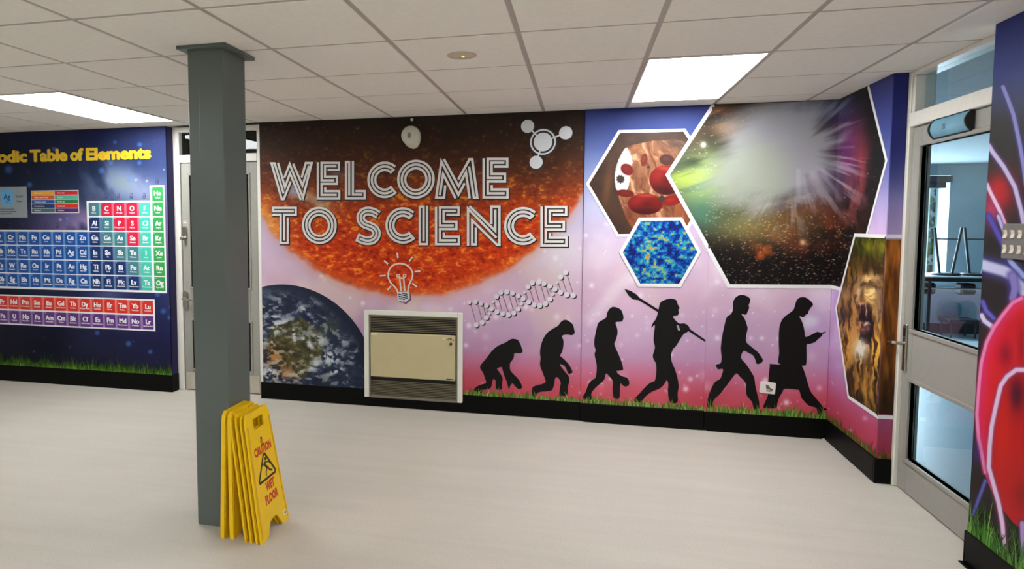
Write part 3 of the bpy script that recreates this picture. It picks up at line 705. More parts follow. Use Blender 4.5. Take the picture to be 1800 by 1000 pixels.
hexagon(mu, frame_y(Y2), ident, [A, lo, (xs+0.006,lo[1]-0.010), (xs+0.006,up[1]+0.010), up], paint_galaxy, 0.026, 'hexagon_picture', 'green edge of the great hexagonal starburst picture', step=0.0032, lift=0.0030, open_edges=(1,2,3))
E4, E3 = on_y(*gal[4], Y3), (XR, on_y(*gal[3], Y3)[1])
top = (xs+(H-0.001-up[1])*(up[0]-A[0])/(up[1]-A[1]), H-0.001)
hexagon(mu, frame_y(Y3), ident, [(xs-0.003, lo[1]), E4, E3, (XR+0.002, E3[1]), (XR+0.002, H-0.001), top, (xs-0.003, up[1]-0.004)], paint_galaxy, 0.026, 'hexagon_picture', 'bright starburst middle of the great hexagonal picture', step=0.0032, open_edges=(2,3,4,6))
R_ = lambda x, y: on_x(x, y, XR)
rg = [(Y3+0.002, E3[1]), R_(1497,513), R_(1558.7,282.2), (R_(1526.3,154.2)[0], H-0.001), (Y3+0.002, H-0.001)]
hexagon(rm, frame_x(XR), ident, rg, paint_galaxy, 0.024, 'hexagon_picture', 'dark right end of the great hexagonal starburst picture', step=0.0032, open_edges=(3,4))
def paint_lion(p, U, V):
    k = 1/2.857; L = lambda x, y: (1460+x*k, 400+y*k); p.PX = p.PX+(fbm(U*34, V*30, 101, 3)-0.5)*7; p.PY = p.PY+(fbm(U*34, V*30, 131, 3)-0.5)*8
    cx, cy = (p.PX-1460)*2.857, (p.PY-400)*2.857
    wv = fbm(cx*0.018, cy*0.012, 3, 4); n = fbm(U*10, V*10, 23, 4); an = np.arctan2(cy-330, (cx-195)*1.3)
    vs_ = fbm(cx*0.085+wv*3.0, cy*0.011+wv*1.2, 13, 4)                       # hanging strands
    hs = fbm(cx*0.016+wv, (cy+26*np.sin(cx*0.035+1)+cx*0.35)*0.085, 33, 4)   # swept strands of the flank
    st = np.where(cx > 255, hs*sm(560-cy, 0, 120)+vs_*(1-sm(560-cy, 0, 120)), vs_)
    side = sm(cx, 235, 275)*(1-sm(cy, 500, 600)); st = hs*side+vs_*(1-side)
    lo = p.ramp(cy, [(60,(30,30,10)),(180,(40,28,12)),(420,(62,36,14)),(640,(60,34,12)),(820,(30,20,8)),(980,(16,12,6))])
    hi = p.ramp(cy, [(60,(86,86,30)),(180,(104,78,34)),(300,(164,110,56)),(480,(186,124,54)),(640,(214,154,62)),(800,(176,124,54)),(900,(120,86,40)),(980,(60,44,22))])
    tt = sm(st, 0.34, 0.68)[..., None]; p.C = lo*(1-tt)+hi*tt; p.mix(side*0.45, lo*0.8+hi*0.25*tt)
    for x, y, r, c in ((190,95,30,(126,120,26)), (265,100,26,(146,132,30)), (225,140,26,(80,74,20)), (150,120,22,(50,54,18)), (310,90,28,(36,40,14)), (130,170,26,(76,58,24)), (330,150,24,(60,60,20))): p.mix(p.glow(L(x,y), r*k, r*1.3*k)*0.8, c)
    p.mix(p.glow(L(200,185), 70*k, 26*k, -8)*0.6, (56,40,20)); p.mix(p.glow(L(150,215), 22*k, 40*k, 20)*0.5, (110,74,40))
    p.mix(p.glow(L(248,590), 44*k, 120*k, -8)*1.1*sm(st, 0.34, 0.62), (232,176,62)); p.mix(p.glow(L(305,560), 36*k, 60*k)*0.6*sm(st, 0.35, 0.6), (200,122,30)); p.mix(p.glow(L(120,590), 34*k, 100*k, 8)*0.7*sm(st, 0.38, 0.62), (200,146,72))
    p.mix(p.glow(L(72,340), 30*k, 40*k)*0.8, (168,126,74)); p.mix(p.glow(L(68,440), 30*k, 46*k)*0.85, (36,26,20)); p.mix(p.glow(L(66,515), 12*k, 18*k)*0.6, (146,118,112)); p.mix(p.glow(L(60,385), 10*k, 30*k)*0.7, (70,40,20)); p.mix(p.glow(L(100,300), 20*k, 60*k)*0.5, (70,46,24))
    p.mix(p.ell(L(212,305), 82*k, 104*k, 0.3, -4)*0.5, (62,38,18)); face = p.ell(L(206,300), 64*k, 84*k, 0.3, -4); p.mix(face*0.75, np.stack([96+vs_*110, 68+vs_*92, 36+vs_*66], -1)); p.mix(p.glow(L(238,400), 22*k, 84*k, 4)*0.75, (158,126,92)); p.mix(p.glow(L(262,300), 12*k, 70*k)*0.5, (150,108,70))
    p.mix(p.glow(L(190,256), 38*k, 16*k, -6)*1.0, (226,180,118)); p.mix(p.glow(L(232,262), 16*k, 22*k, 30)*0.6, (186,146,100)); p.mix(p.glow(L(140,320), 10*k, 46*k, 6)*0.8, (224,196,156))
    for x, y, rx, ry, ro, a in ((162,290,22,9,-24,1.0), (228,300,30,9,22,1.0), (262,330,6,60,6,0.8), (182,274,26,4,-14,0.7), (206,276,22,4,16,0.6), (196,282,30,7,0,0.6), (150,262,14,6,-40,0.6), (240,275,14,6,40,0.55), (186,306,10,9,0,0.4), (160,330,6,26,10,0.6)): p.mix(p.glow(L(x,y), rx*k, ry*k, ro)*a, (72,46,24))
    p.mix(p.ell(L(196,338), 36*k, 42*k, 0.45, 10), (234,196,120)); p.mix(p.glow(L(160,440), 10*k, 40*k)*0.0, (0,0,0)); p.mix(p.glow(L(206,372), 22*k, 20*k, 10)*0.9, (212,172,104)); p.mix(p.glow(L(212,316), 20*k, 8*k, -24)*0.7, (236,206,140))
    for x, y, rx, ry, ro, a in ((188,354,26,3.5,14,0.85), (206,340,22,3,-20,0.75), (216,362,20,3.5,-14,0.8), (176,326,14,4,-30,0.7), (232,384,6,24,-10,0.7), (160,350,4,26,6,0.7), (150,392,18,4,-8,0.6)): p.mix(p.glow(L(x,y), rx*k, ry*k, ro)*a, (122,82,38))
    mouth = spline([L(*a) for a in ((138,400),(150,384),(176,390),(196,414),(210,452),(214,520),(204,562),(186,592),(162,574),(142,548),(150,510),(146,470))], 5, True)
    jag = fbm(U*60, V*40, 91, 3); d_ = p.seg([tuple(q) for q in mouth]+[tuple(mouth[0])], 4.0, 0.9)
    p.mix(np.clip(p.poly([tuple(q) for q in mouth])+(jag-0.55)*1.4*d_, 0, 1), (18,8,7)); p.mix(p.glow(L(206,500), 8*k, 60*k)*0.7, (22,8,10)); p.mix(p.glow(L(140,420), 6*k, 30*k)*0.7, (120,70,54))
    p.mix(p.glow(L(172,486), 18*k, 10*k, 20)*0.9, (176,120,108)); p.mix(p.glow(L(160,508), 14*k, 12*k, -20)*0.85, (158,100,90)); p.mix(p.glow(L(186,510), 12*k, 14*k, 10)*0.8, (148,96,86)); p.mix(p.glow(L(170,528), 16*k, 6*k, 10)*0.7, (120,70,62));  p.mix(p.glow(L(182,482), 13*k, 8*k)*1.0, (222,192,180)); p.mix(p.glow(L(148,476), 7*k, 10*k)*0.8, (190,140,124)); p.mix(p.glow(L(150,520), 12*k, 14*k)*0.7, (120,66,62)); p.mix(p.glow(L(180,545), 22*k, 16*k)*0.9, (24,10,9))
    p.mix(p.glow(L(152,382), 14*k, 7*k, 10)*0.9, (206,150,120)); p.mix(p.glow(L(177,418), 4.5*k, 32*k, -4)*0.95, (206,160,134)); p.mix(p.glow(L(152,408), 4*k, 22*k, 6)*0.8, (150,96,72)); p.mix(p.glow(L(166,404), 4*k, 16*k)*0.6, (96,50,40))
    p.mix(p.glow(L(126,470), 8*k, 70*k, 2)*0.7, (170,124,82)); p.mix(p.glow(L(226,500), 9*k, 70*k, 2)*0.6, (150,104,60)); p.mix(p.glow(L(152,610), 30*k, 46*k, -6)*1.6*(0.6+0.6*n), (216,208,194)); p.mix(p.glow(L(190,630), 20*k, 30*k)*0.5, (170,130,80))
    p.mix(p.glow(L(172,790), 11*k, 120*k)*0.85, (180,128,58)); p.mix(p.glow(L(206,810), 12*k, 110*k, -6)*0.8, (190,136,56)); p.mix(p.glow(L(190,760), 6*k, 120*k)*0.5, (60,36,16)); p.mix(p.glow(L(290,860), 50*k, 120*k)*0.9, (22,18,10)); p.mix(p.glow(L(105,780), 26*k, 110*k)*0.7, (58,38,18))
hexagon(rm, frame_x(XR), ident, [R_(1470.5,541.8), R_(1492.2,697.5), (-0.792, R_(1544,732.5)[1]), (-0.792, R_(1563,415.5)[1]), R_(1503.7,413.3)], paint_lion, 0.022, 'hexagon_picture', 'picture of a roaring lion', step=0.0035, lift=0.0032, open_edges=(2,))
for z in (R_(1544,732.5)[1], R_(1563,415.5)[1]):
    b = MB(); b.box((XR-0.002,-0.798,z-0.011), (2.072,-0.7962,z+0.011), border_m); b.build('picture_border', rm)

# -- the globe in the lower left corner
def paint_earth(p, U, V):
    E = lambda x, y: (440+x/5, 490+y/5); k = 0.2
    n = fbm(U*7, V*7, 5, 5); wp = fbm(U*6, V*6, 2, 4); c = fbm(U*13+wp*3, V*19+wp*2, 15, 6); c2 = fbm(U*30+wp*4, V*40, 25, 5)
    rr = np.hypot(U+2.166, V-0.182)/0.818
    p.C = np.stack([30+n*18, 38+n*20, 58+n*26], -1)
    cx, cy = (p.PX-440)*5, (p.PY-490)*5
    p.mix(p.glow(E(150,90), 220*k, 60*k)*0.6*(0.5+c), (120,134,160))
    land = p.glow(E(290,640), 230*k, 240*k)+p.glow(E(480,560), 150*k, 170*k)*0.8+p.glow(E(330,420), 130*k, 70*k)*0.5+(n-0.5)*1.3
    p.mix(sm(land, 0.42, 0.62), np.stack([54+n*40, 52+n*36, 32+n*18], -1))
    p.mix(p.glow(E(680,440), 110*k, 110*k)*0.8*sm(n, 0.35, 0.6), (66,72,62)); p.mix(p.glow(E(470,460), 90*k, 80*k)*0.7*sm(n, 0.3, 0.6), (54,56,42))
    p.mix(p.glow(E(200,690), 130*k, 110*k)*1.2*sm(c2, 0.4, 0.62), (168,118,64)); p.mix(p.glow(E(330,840), 130*k, 60*k)*1.1*sm(c2, 0.35, 0.6), (176,132,84)); p.mix(p.glow(E(400,720), 90*k, 70*k)*0.5, (86,74,42))
    p.mix(p.ell(E(490,335), 62*k, 34*k, 0.4, 35)*0.9, (24,34,72)); p.mix(p.ell(E(660,880), 40*k, 50*k, 0.5)*0.6, (52,60,46))
    p.mix(p.poly([E(470,930), E(560,860), E(640,870), E(690,960), E(520,1000)])*0.8, (26,34,56))
    cl = np.zeros(p.sh)
    for x, y, rx, ry, ro, a in ((240,420,130,55,-18,1.15), (385,500,16,80,-8,1.0), (175,560,70,16,-8,0.8), (500,560,80,22,42,1.0), (590,530,70,44,20,0.9), (690,690,115,58,8,1.2), (560,760,80,40,-40,0.9), (760,810,70,20,-20,0.95), (870,720,60,36,-40,0.7), (170,840,80,60,10,1.1), (200,250,140,50,-12,0.75), (300,170,120,36,10,0.6), (560,190,100,22,30,0.55), (930,650,20,60,20,0.6), (450,800,60,26,-40,0.7), (820,560,50,60,30,0.4), (460,260,90,24,40,0.6), (200,330,90,20,0,0.7)):
        cl = np.maximum(cl, a*p.glow(E(x,y), rx*k, ry*k, ro))
    m_ = np.clip(cl*sm(c*0.55+c2*0.45, 0.40, 0.56)*1.4, 0, 1); p.mix(m_, np.stack([176+c*46]*3, -1)*np.array([0.97,1.0,1.03]))
    p.mix(sm(c2*0.5+c*0.5, 0.53, 0.64)*0.55*(1-sm(rr, 0.75, 0.98)), (176,182,188)); p.mix(sm(1-c2, 0.55, 0.7)*0.35, (18,24,36))
    p.mix(sm(rr, 0.80, 1.0)*0.75*sm(cx-cy*0.6, -100, 300), (26,32,50)); p.mix(np.exp(-((rr-0.985)/0.03)**2)*0.45, (34,40,58))
c0 = (-2.166,0.182)
# polar sheet so that the rim is clean
nr, na = 210, 900
R0, A0 = np.meshgrid(np.linspace(0.0, 1, nr), np.linspace(math.radians(-90), math.radians(270), na), indexing='ij')
Uc, Vc = c0[0]+0.818*R0*np.cos(A0), c0[1]+0.818*R0*np.sin(A0); Uc = np.maximum(Uc, -2.371); Vc = np.maximum(Vc, ZB)
P = np.stack([Uc, np.full_like(Uc, Y1-0.0012), Vc], -1); p = Paint(P); paint_earth(p, Uc, Vc)
tag(sheet('earth_picture', P, p.C, mu), 'picture of the earth from space')

# -- silhouettes
ink = mat('black_print', (11,11,10), 0.5, var=0.1, spec=0.2)
def sil(pts, o, k, Y, name, label, holes=(), extra=()):
    b = MB(); fr = frame_y(Y); c = crop(*o, k)
    b.prism(spline(Yp(c(pts), Y), 3, True), fr, 0.0003, 0.0016, ink, [Yp(c(h), Y) for h in holes])
    for e in extra: b.prism(Yp(c(e), Y), fr, 0.0003, 0.0015, ink)
    tag(b.build(name, mu), label)
sil([(590,128),(630,118),(690,130),(715,165),(735,200),(745,240),(762,280),(748,305),(705,315),(650,312),(640,370),(610,420),(590,450),(590,530),(620,580),(680,640),(720,690),(750,760),(740,790),(700,795),(660,760),(620,720),(590,760),(575,800),(545,700),(520,640),(500,580),(480,510),(470,500),(415,518),(430,550),(470,610),(490,660),(478,740),(480,800),(400,800),(395,740),(395,690),(370,660),(350,690),(335,770),(290,800),(220,810),(200,850),(120,830),(95,810),(130,770),(200,735),(265,710),(240,620),(220,570),(190,530),(185,490),(210,450),(270,380),(320,310),(370,255),(440,205),(520,172)], (820,580), 7.69, Y1, 'ape_silhouette', 'black knuckle-walking ape silhouette')
sil([(455,75),(500,90),(545,130),(560,190),(562,220),(530,245),(480,235),(425,252),(440,300),(440,360),(425,430),(405,470),(450,510),(500,565),(530,620),(540,650),(520,665),(490,662),(465,600),(430,568),(400,568),(430,610),(470,660),(500,700),(505,750),(490,810),(480,900),(400,910),(400,830),(410,770),(395,730),(370,705),(350,720),(335,800),(310,850),(250,860),(170,870),(140,900),(130,940),(100,925),(95,830),(130,800),(240,765),(225,690),(190,600),(182,550),(190,500),(182,440),(190,370),(215,290),(260,220),(320,175),(380,140),(410,100)], (920,550), 6.25, Y1, 'ape_silhouette', 'black stooping upright ape silhouette')
sil([(360,48),(415,65),(440,95),(453,150),(435,185),(380,192),(395,250),(397,300),(380,360),(368,395),(400,470),(435,560),(450,620),(440,635),(405,640),(390,640),(400,665),(440,690),(485,705),(505,740),(500,775),(465,785),(435,765),(425,755),(420,800),(415,890),(365,895),(350,810),(355,740),(320,690),(290,665),(275,720),(240,755),(190,800),(155,850),(155,910),(80,900),(75,880),(100,840),(130,760),(160,725),(195,700),(205,600),(190,520),(185,480),(195,450),(183,410),(183,350),(205,240),(225,190),(290,150),(300,105),(325,65)], (1010,530), 5.263, Y2, 'early_human_silhouette', 'black silhouette of a round-headed early human')
sil([(365,110),(400,108),(430,120),(440,150),(455,178),(445,195),(450,215),(440,235),(410,240),(405,250),(430,280),(455,298),(490,297),(515,310),(530,330),(525,355),(490,375),(470,400),(440,450),(415,485),(405,490),(390,540),(395,590),(420,650),(440,720),(448,780),(440,830),(438,900),(385,900),(365,830),(368,760),(355,732),(335,765),(300,795),(240,820),(190,860),(160,900),(120,900),(110,875),(150,830),(200,775),(240,745),(265,735),(275,680),(275,610),(255,570),(250,540),(262,500),(265,470),(255,430),(258,380),(265,310),(240,330),(250,295),(275,260),(290,205),(300,160),(315,130)], (1090,500), 4.348, Y2, 'hunter_silhouette', 'black silhouette of a long-haired hunter with a spear',
    holes=[[(431,312),(446,309),(459,350),(444,352)]], extra=[[(32,33),(80,48),(125,75),(150,102),(300,196),(300,218),(140,118),(100,115),(65,85)], [(515,328),(655,425),(648,438),(505,345)]])
sil([(335,38),(370,45),(403,68),(400,95),(390,120),(395,140),(385,165),(370,195),(340,190),(335,195),(360,230),(380,290),(382,310),(372,360),(370,410),(410,450),(460,490),(490,530),(505,560),(490,580),(465,590),(448,580),(445,560),(425,520),(390,500),(350,485),(330,540),(370,590),(410,650),(435,700),(445,770),(460,830),(475,900),(470,950),(435,950),(415,890),(375,840),(370,790),(365,740),(320,690),(290,665),(245,720),(200,780),(160,830),(110,880),(95,940),(60,930),(65,860),(90,790),(120,735),(160,710),(175,680),(185,630),(145,632),(140,622),(128,605),(140,590),(165,585),(175,540),(168,480),(170,430),(180,360),(195,290),(215,215),(250,190),(265,150),(265,100),(280,65),(305,45)], (1230,510), 4.545, Y3, 'walking_man_silhouette', 'black silhouette of a striding bare man')
sil([(400,52),(435,65),(475,105),(455,135),(440,160),(435,180),(420,185),(400,207),(370,200),(385,230),(400,270),(410,320),(415,355),(440,350),(480,330),(510,317),(535,325),(568,316),(570,322),(545,335),(540,350),(510,375),(490,395),(450,410),(425,417),(425,500),(420,570),(390,577),(400,600),(420,660),(440,730),(460,780),(510,840),(550,890),(585,910),(560,920),(540,945),(505,945),(500,900),(440,880),(400,840),(385,820),(370,770),(360,760),(260,752),(240,780),(215,820),(200,870),(190,900),(100,900),(100,870),(130,800),(132,700),(144,572),(148,563),(228,568),(207,552),(215,480),(212,400),(215,300),(230,240),(260,200),(320,155),(335,120),(345,85),(365,60)], (1320,510), 4.348, Y3, 'walking_man_silhouette', 'black silhouette of a man with briefcase looking at a phone')

# -- printed grass along the foot of every print
def grass(par, fr, u0, u1, seed, hgt=(0.03,0.095), dens=470, z0=ZB, tip=0.9, greens=((108,160,48),(66,120,36),(148,184,78),(96,146,62),(170,184,98))):
    R = random.Random(seed); b = MB(); vs = []; cols = []; V_ = []; Fs = []
    nb = int((u1-u0)*dens)
    for i in range(nb):
        u = R.uniform(u0, u1); h = R.uniform(*hgt)*(0.75+0.3*(0.5+0.5*math.sin(u*23+seed)+0.25*math.sin(u*61)))*(1.0 if R.random() < 0.35 else 0.62); w = R.uniform(0.004,0.009); ln = R.uniform(-0.55,0.55)*h
        c = np.array(greens[R.randrange(len(greens))], float)*R.uniform(0.6,1.15); d = 0.0018+0.0012*R.random(); o = len(V_)
        for t, ww in ((0,1),(0.45,0.8),(0.8,0.4)):
            x = u+ln*t*t
            V_ += [fr(min(max(x-w*ww/2,u0),u1), z0+h*t, d), fr(min(max(x+w*ww/2,u0),u1), z0+h*t, d)]
            cols += [c*(1.0+(tip-1.0)*t)]*2
        V_.append(fr(min(max(u+ln,u0),u1), z0+h, d)); cols.append(c*tip)
        Fs += [(o,o+1,o+3,o+2), (o+2,o+3,o+5,o+4), (o+4,o+5,o+6)]
    b.add(V_, Fs, vinyl()); b.col = lin(np.clip(np.array(cols), 0, 255))*PAINT_GAIN
    return tag(b.build('grass_border', par), 'strip of printed green grass')
grass(mu, frame_y(Y1), -0.612, 0.305, 3, (0.03,0.09)); grass(mu, frame_y(Y2), 0.307, 1.189, 4, (0.03,0.085)); grass(mu, frame_y(Y3), 1.191, XR, 5, (0.03,0.1))
olive = ((110,116,40),(84,98,32),(138,128,56),(124,92,46),(76,84,36))
grass(rm, frame_x(XR), -0.79, Y3, 6, (0.03,0.1), 420, greens=olive); grass(rm, frame_y(-0.796), 2.0, 2.07, 9, (0.04,0.12), 300, greens=olive)

# -- raised-look lettering: three pale lines over a black outline and printed drop shadow
let_m = mat('pale_letter_face', (224,219,218), 0.4, var=0.02); let_k = mat('black_letter_shadow_outline', (20,15,16), 0.45)
LW = 0.0185
def letter(ch, strokes_w, solid=None):
    """strokes_w: polylines in wall metres (or ('ring', c, r)); a black outline with printed drop shadow sits behind, shifted a little down and right"""
    b = MB(); fr = frame_y(Y1)
    for s in strokes_w:
        if isinstance(s[0], str):
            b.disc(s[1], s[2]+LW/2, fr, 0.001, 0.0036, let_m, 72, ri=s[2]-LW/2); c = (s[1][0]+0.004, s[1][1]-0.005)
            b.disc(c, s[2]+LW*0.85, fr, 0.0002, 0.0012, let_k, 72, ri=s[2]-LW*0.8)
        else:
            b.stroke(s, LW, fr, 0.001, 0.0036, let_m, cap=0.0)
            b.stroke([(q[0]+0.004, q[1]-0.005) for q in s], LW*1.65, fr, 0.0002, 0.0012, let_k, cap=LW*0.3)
    tag(b.build('letter', mu), 'letter '+ch)
def tmpl(strokes, box, tgt):
    """strokes in template units, box = template x0,y0,x1,y1 -> tgt the same box in the layout"""
    x0, y0, x1, y1 = box; a, b_, c, d_ = tgt
    return [[on_y(a+(q[0]-x0)/(x1-x0)*(c-a), b_+(q[1]-y0)/(y1-y0)*(d_-b_), Y1) for q in s] for s in strokes]
c1 = crop(470, 270, 10); c2 = crop(640, 270, 11.1); c3 = crop(760, 265, 10.527); c4 = crop(470, 350, 8.571); c5 = crop(670, 350, 10.588); c6 = crop(810, 350, 9)
YY = lambda pts: Yp(pts, Y1)
s3 = 0.0290
def triple(path, ends):
    Q = [np.array(q) for q in path]; return [offset(Q, s3), Q, offset(Q, -s3)]
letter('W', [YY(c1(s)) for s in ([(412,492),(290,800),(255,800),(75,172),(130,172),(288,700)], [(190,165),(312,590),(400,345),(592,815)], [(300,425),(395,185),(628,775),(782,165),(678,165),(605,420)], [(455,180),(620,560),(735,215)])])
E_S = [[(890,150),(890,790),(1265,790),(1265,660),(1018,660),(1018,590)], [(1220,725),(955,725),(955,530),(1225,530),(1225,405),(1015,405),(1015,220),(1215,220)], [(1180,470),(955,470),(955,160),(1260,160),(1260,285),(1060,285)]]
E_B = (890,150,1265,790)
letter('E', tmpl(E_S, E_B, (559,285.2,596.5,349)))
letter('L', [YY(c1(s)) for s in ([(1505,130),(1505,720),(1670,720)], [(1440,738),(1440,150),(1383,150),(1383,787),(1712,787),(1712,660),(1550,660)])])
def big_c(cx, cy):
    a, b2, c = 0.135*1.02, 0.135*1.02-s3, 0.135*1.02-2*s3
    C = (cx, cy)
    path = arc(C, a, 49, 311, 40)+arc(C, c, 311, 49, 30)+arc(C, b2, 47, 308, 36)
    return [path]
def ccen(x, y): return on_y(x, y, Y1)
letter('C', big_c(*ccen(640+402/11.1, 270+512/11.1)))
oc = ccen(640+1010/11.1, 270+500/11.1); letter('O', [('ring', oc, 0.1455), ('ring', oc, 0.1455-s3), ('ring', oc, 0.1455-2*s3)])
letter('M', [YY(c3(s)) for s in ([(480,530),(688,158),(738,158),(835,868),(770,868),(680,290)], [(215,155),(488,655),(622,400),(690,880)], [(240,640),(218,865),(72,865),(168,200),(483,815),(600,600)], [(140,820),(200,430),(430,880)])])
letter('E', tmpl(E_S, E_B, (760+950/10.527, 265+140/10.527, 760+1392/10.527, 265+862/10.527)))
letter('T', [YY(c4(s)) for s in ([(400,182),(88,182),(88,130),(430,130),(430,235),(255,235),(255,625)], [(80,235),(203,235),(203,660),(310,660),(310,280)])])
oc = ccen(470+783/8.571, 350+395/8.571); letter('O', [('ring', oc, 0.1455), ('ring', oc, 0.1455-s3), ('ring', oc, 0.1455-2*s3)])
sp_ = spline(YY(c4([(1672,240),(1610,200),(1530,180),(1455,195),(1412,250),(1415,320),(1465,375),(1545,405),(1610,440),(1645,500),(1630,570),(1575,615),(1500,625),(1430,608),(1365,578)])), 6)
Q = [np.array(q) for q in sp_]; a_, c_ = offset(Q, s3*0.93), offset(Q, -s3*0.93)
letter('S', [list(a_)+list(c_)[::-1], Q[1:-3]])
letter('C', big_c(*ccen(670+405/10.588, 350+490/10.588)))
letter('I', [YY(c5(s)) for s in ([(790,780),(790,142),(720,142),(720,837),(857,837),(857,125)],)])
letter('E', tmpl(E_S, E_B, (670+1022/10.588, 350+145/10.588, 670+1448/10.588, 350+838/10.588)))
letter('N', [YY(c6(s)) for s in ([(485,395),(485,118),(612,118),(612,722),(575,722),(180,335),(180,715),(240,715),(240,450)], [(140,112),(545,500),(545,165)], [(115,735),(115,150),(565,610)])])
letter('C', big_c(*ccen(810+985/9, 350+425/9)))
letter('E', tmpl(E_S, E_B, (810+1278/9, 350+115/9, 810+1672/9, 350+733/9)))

# -- white icons; dark offset copies behind them are drop shadows in the print
icon = mat('white_icon_print', (206,208,214), 0.4, var=0.02); shade_k = mat('dark_icon_outline_shadow', (24,19,20), 0.5)
c7 = crop(900, 200, 9.09); fr1 = frame_y(Y1)
ctr = YY(c7([(495,450)]))[0]; balls = YY(c7([(250,200),(858,305),(385,775)])); r_ = lambda q: q/9.09*0.00455
b = MB()
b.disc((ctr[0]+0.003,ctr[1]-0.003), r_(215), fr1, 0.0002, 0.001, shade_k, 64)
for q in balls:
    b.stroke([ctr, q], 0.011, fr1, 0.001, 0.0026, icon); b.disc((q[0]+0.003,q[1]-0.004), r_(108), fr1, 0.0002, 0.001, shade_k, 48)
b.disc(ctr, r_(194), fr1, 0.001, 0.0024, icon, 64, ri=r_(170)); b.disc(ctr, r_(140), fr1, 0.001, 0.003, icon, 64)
for q in balls: b.disc(q, r_(99), fr1, 0.001, 0.003, icon, 48)
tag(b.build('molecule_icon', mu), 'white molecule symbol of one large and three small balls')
# light bulb
c8 = crop(660, 440, 10); b = MB(); wl = 0.0125; bulb_m = mat('cream_icon_print', (232,212,200), 0.4, var=0.03)
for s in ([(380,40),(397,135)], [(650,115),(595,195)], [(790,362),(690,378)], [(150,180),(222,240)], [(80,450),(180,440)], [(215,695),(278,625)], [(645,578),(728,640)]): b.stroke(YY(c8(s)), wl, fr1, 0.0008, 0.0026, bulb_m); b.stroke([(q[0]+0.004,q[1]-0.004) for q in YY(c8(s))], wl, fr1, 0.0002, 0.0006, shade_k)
gl_ = [(390,735),(375,690),(330,630),(275,575),(238,510),(224,430),(245,340),(300,270),(380,236),(450,232),(540,255),(610,310),(650,390),(650,470),(620,545),(588,620),(575,690),(570,735)]
b.stroke(spline(YY(c8(gl_)), 5), wl, fr1, 0.0008, 0.0026, bulb_m)
for cx in (400, 513): b.disc(YY(c8([(cx,445)]))[0], 0.0155, fr1, 0.0008, 0.0026, bulb_m, 28, ri=0.0075)
b.stroke(YY(c8([(425,470),(450,720)])), wl, fr1, 0.0008, 0.0026, bulb_m); b.stroke(YY(c8([(495,475),(515,720)])), wl, fr1, 0.0008, 0.0026, bulb_m); b.stroke(YY(c8([(415,480),(465,492),(500,480)])), wl*0.9, fr1, 0.0008, 0.0027, bulb_m)
b.prism(YY(c8([(382,728),(590,728),(602,780),(602,850),(560,885),(530,910),(500,918),(475,900),(410,890),(388,840)])), fr1, 0.0006, 0.0028, icon)
b.prism([(q[0]+0.01,q[1]-0.009) for q in YY(c8([(382,760),(602,740),(606,850),(560,890),(530,915),(500,922),(470,905),(400,890)]))], fr1, 0.0002, 0.0006, mat('mauve_icon_shadow', (104,72,100), 0.6))  # soft shadow of the bulb base, printed as a mauve offset shape
for s in ([(470,752),(565,772)], [(402,768),(566,805)], [(405,805),(575,842)], [(415,842),(520,862)], [(490,893),(512,897)]): b.stroke(YY(c8(s)), 0.0085, fr1, 0.0029, 0.0034, shade_k)
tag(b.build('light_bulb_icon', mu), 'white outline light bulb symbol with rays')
# DNA helix
cd_ = crop(810, 470, 8.182); b = MB(); grey_rod_shadow = mat('grey_icon_line_shadow', (112,104,112), 0.5); b2 = MB()
nodes = [(120,500,30),(212,492,32),(290,518,32),(370,545,33),(440,595,34),(520,635,34),(600,665,34),(684,680,34),(762,655,33),(825,598,32),(872,520,24),(220,825,36),(308,790,34),(368,722,34),(408,665,20),(462,495,18),(512,418,34),(575,358,34),(660,352,34),(742,370,34),(826,408,33),(896,448,34),(975,495,34),(1055,540,34),(1135,548,34),(1218,520,34),(1280,455,34),(1322,385,22),(915,358,18),(965,275,34),(1028,220,34),(1120,215,34),(1196,232,34),(1280,268,33),(1354,312,34),(1434,358,34),(1522,392,36),(1615,400,36),(1382,218,18),(1435,138,34),(1508,72,36)]
rods = [(145,535,215,785),(245,530,305,755),(325,555,362,690),(372,600,385,650),(483,520,515,605),(545,460,595,630),(600,395,685,645),(690,385,760,625),(775,400,820,570),(820,450,850,500),(940,380,965,460),(995,320,1050,495),(1062,260,1132,505),(1152,250,1215,480),(1230,270,1270,420),(1280,320,1302,365),(1405,240,1435,320),(1465,180,1522,350),(1532,115,1610,360)]
for x0, y0, x1, y1 in rods: b.stroke(YY(cd_([(x0,y0),(x1,y1)])), 0.006, fr1, 0.0002, 0.0012, grey_rod_shadow)
for x, y, r in nodes:
    q = YY(cd_([(x,y)]))[0]; R0_ = r/8.182*0.0046; b.disc((q[0]+0.0085,q[1]-0.0085), R0_, fr1, 0.0002, 0.0008, shade_k if r > 25 else grey_rod_shadow, 24); b.disc(q, R0_, fr1, 0.0009, 0.0026, mat('dna_ball', (214,208,220), 0.4, var=0.02), 28)  # offset darker discs are the balls' printed drop shadows
tag(b.build('dna_helix_icon', mu), 'white dotted double helix symbol')
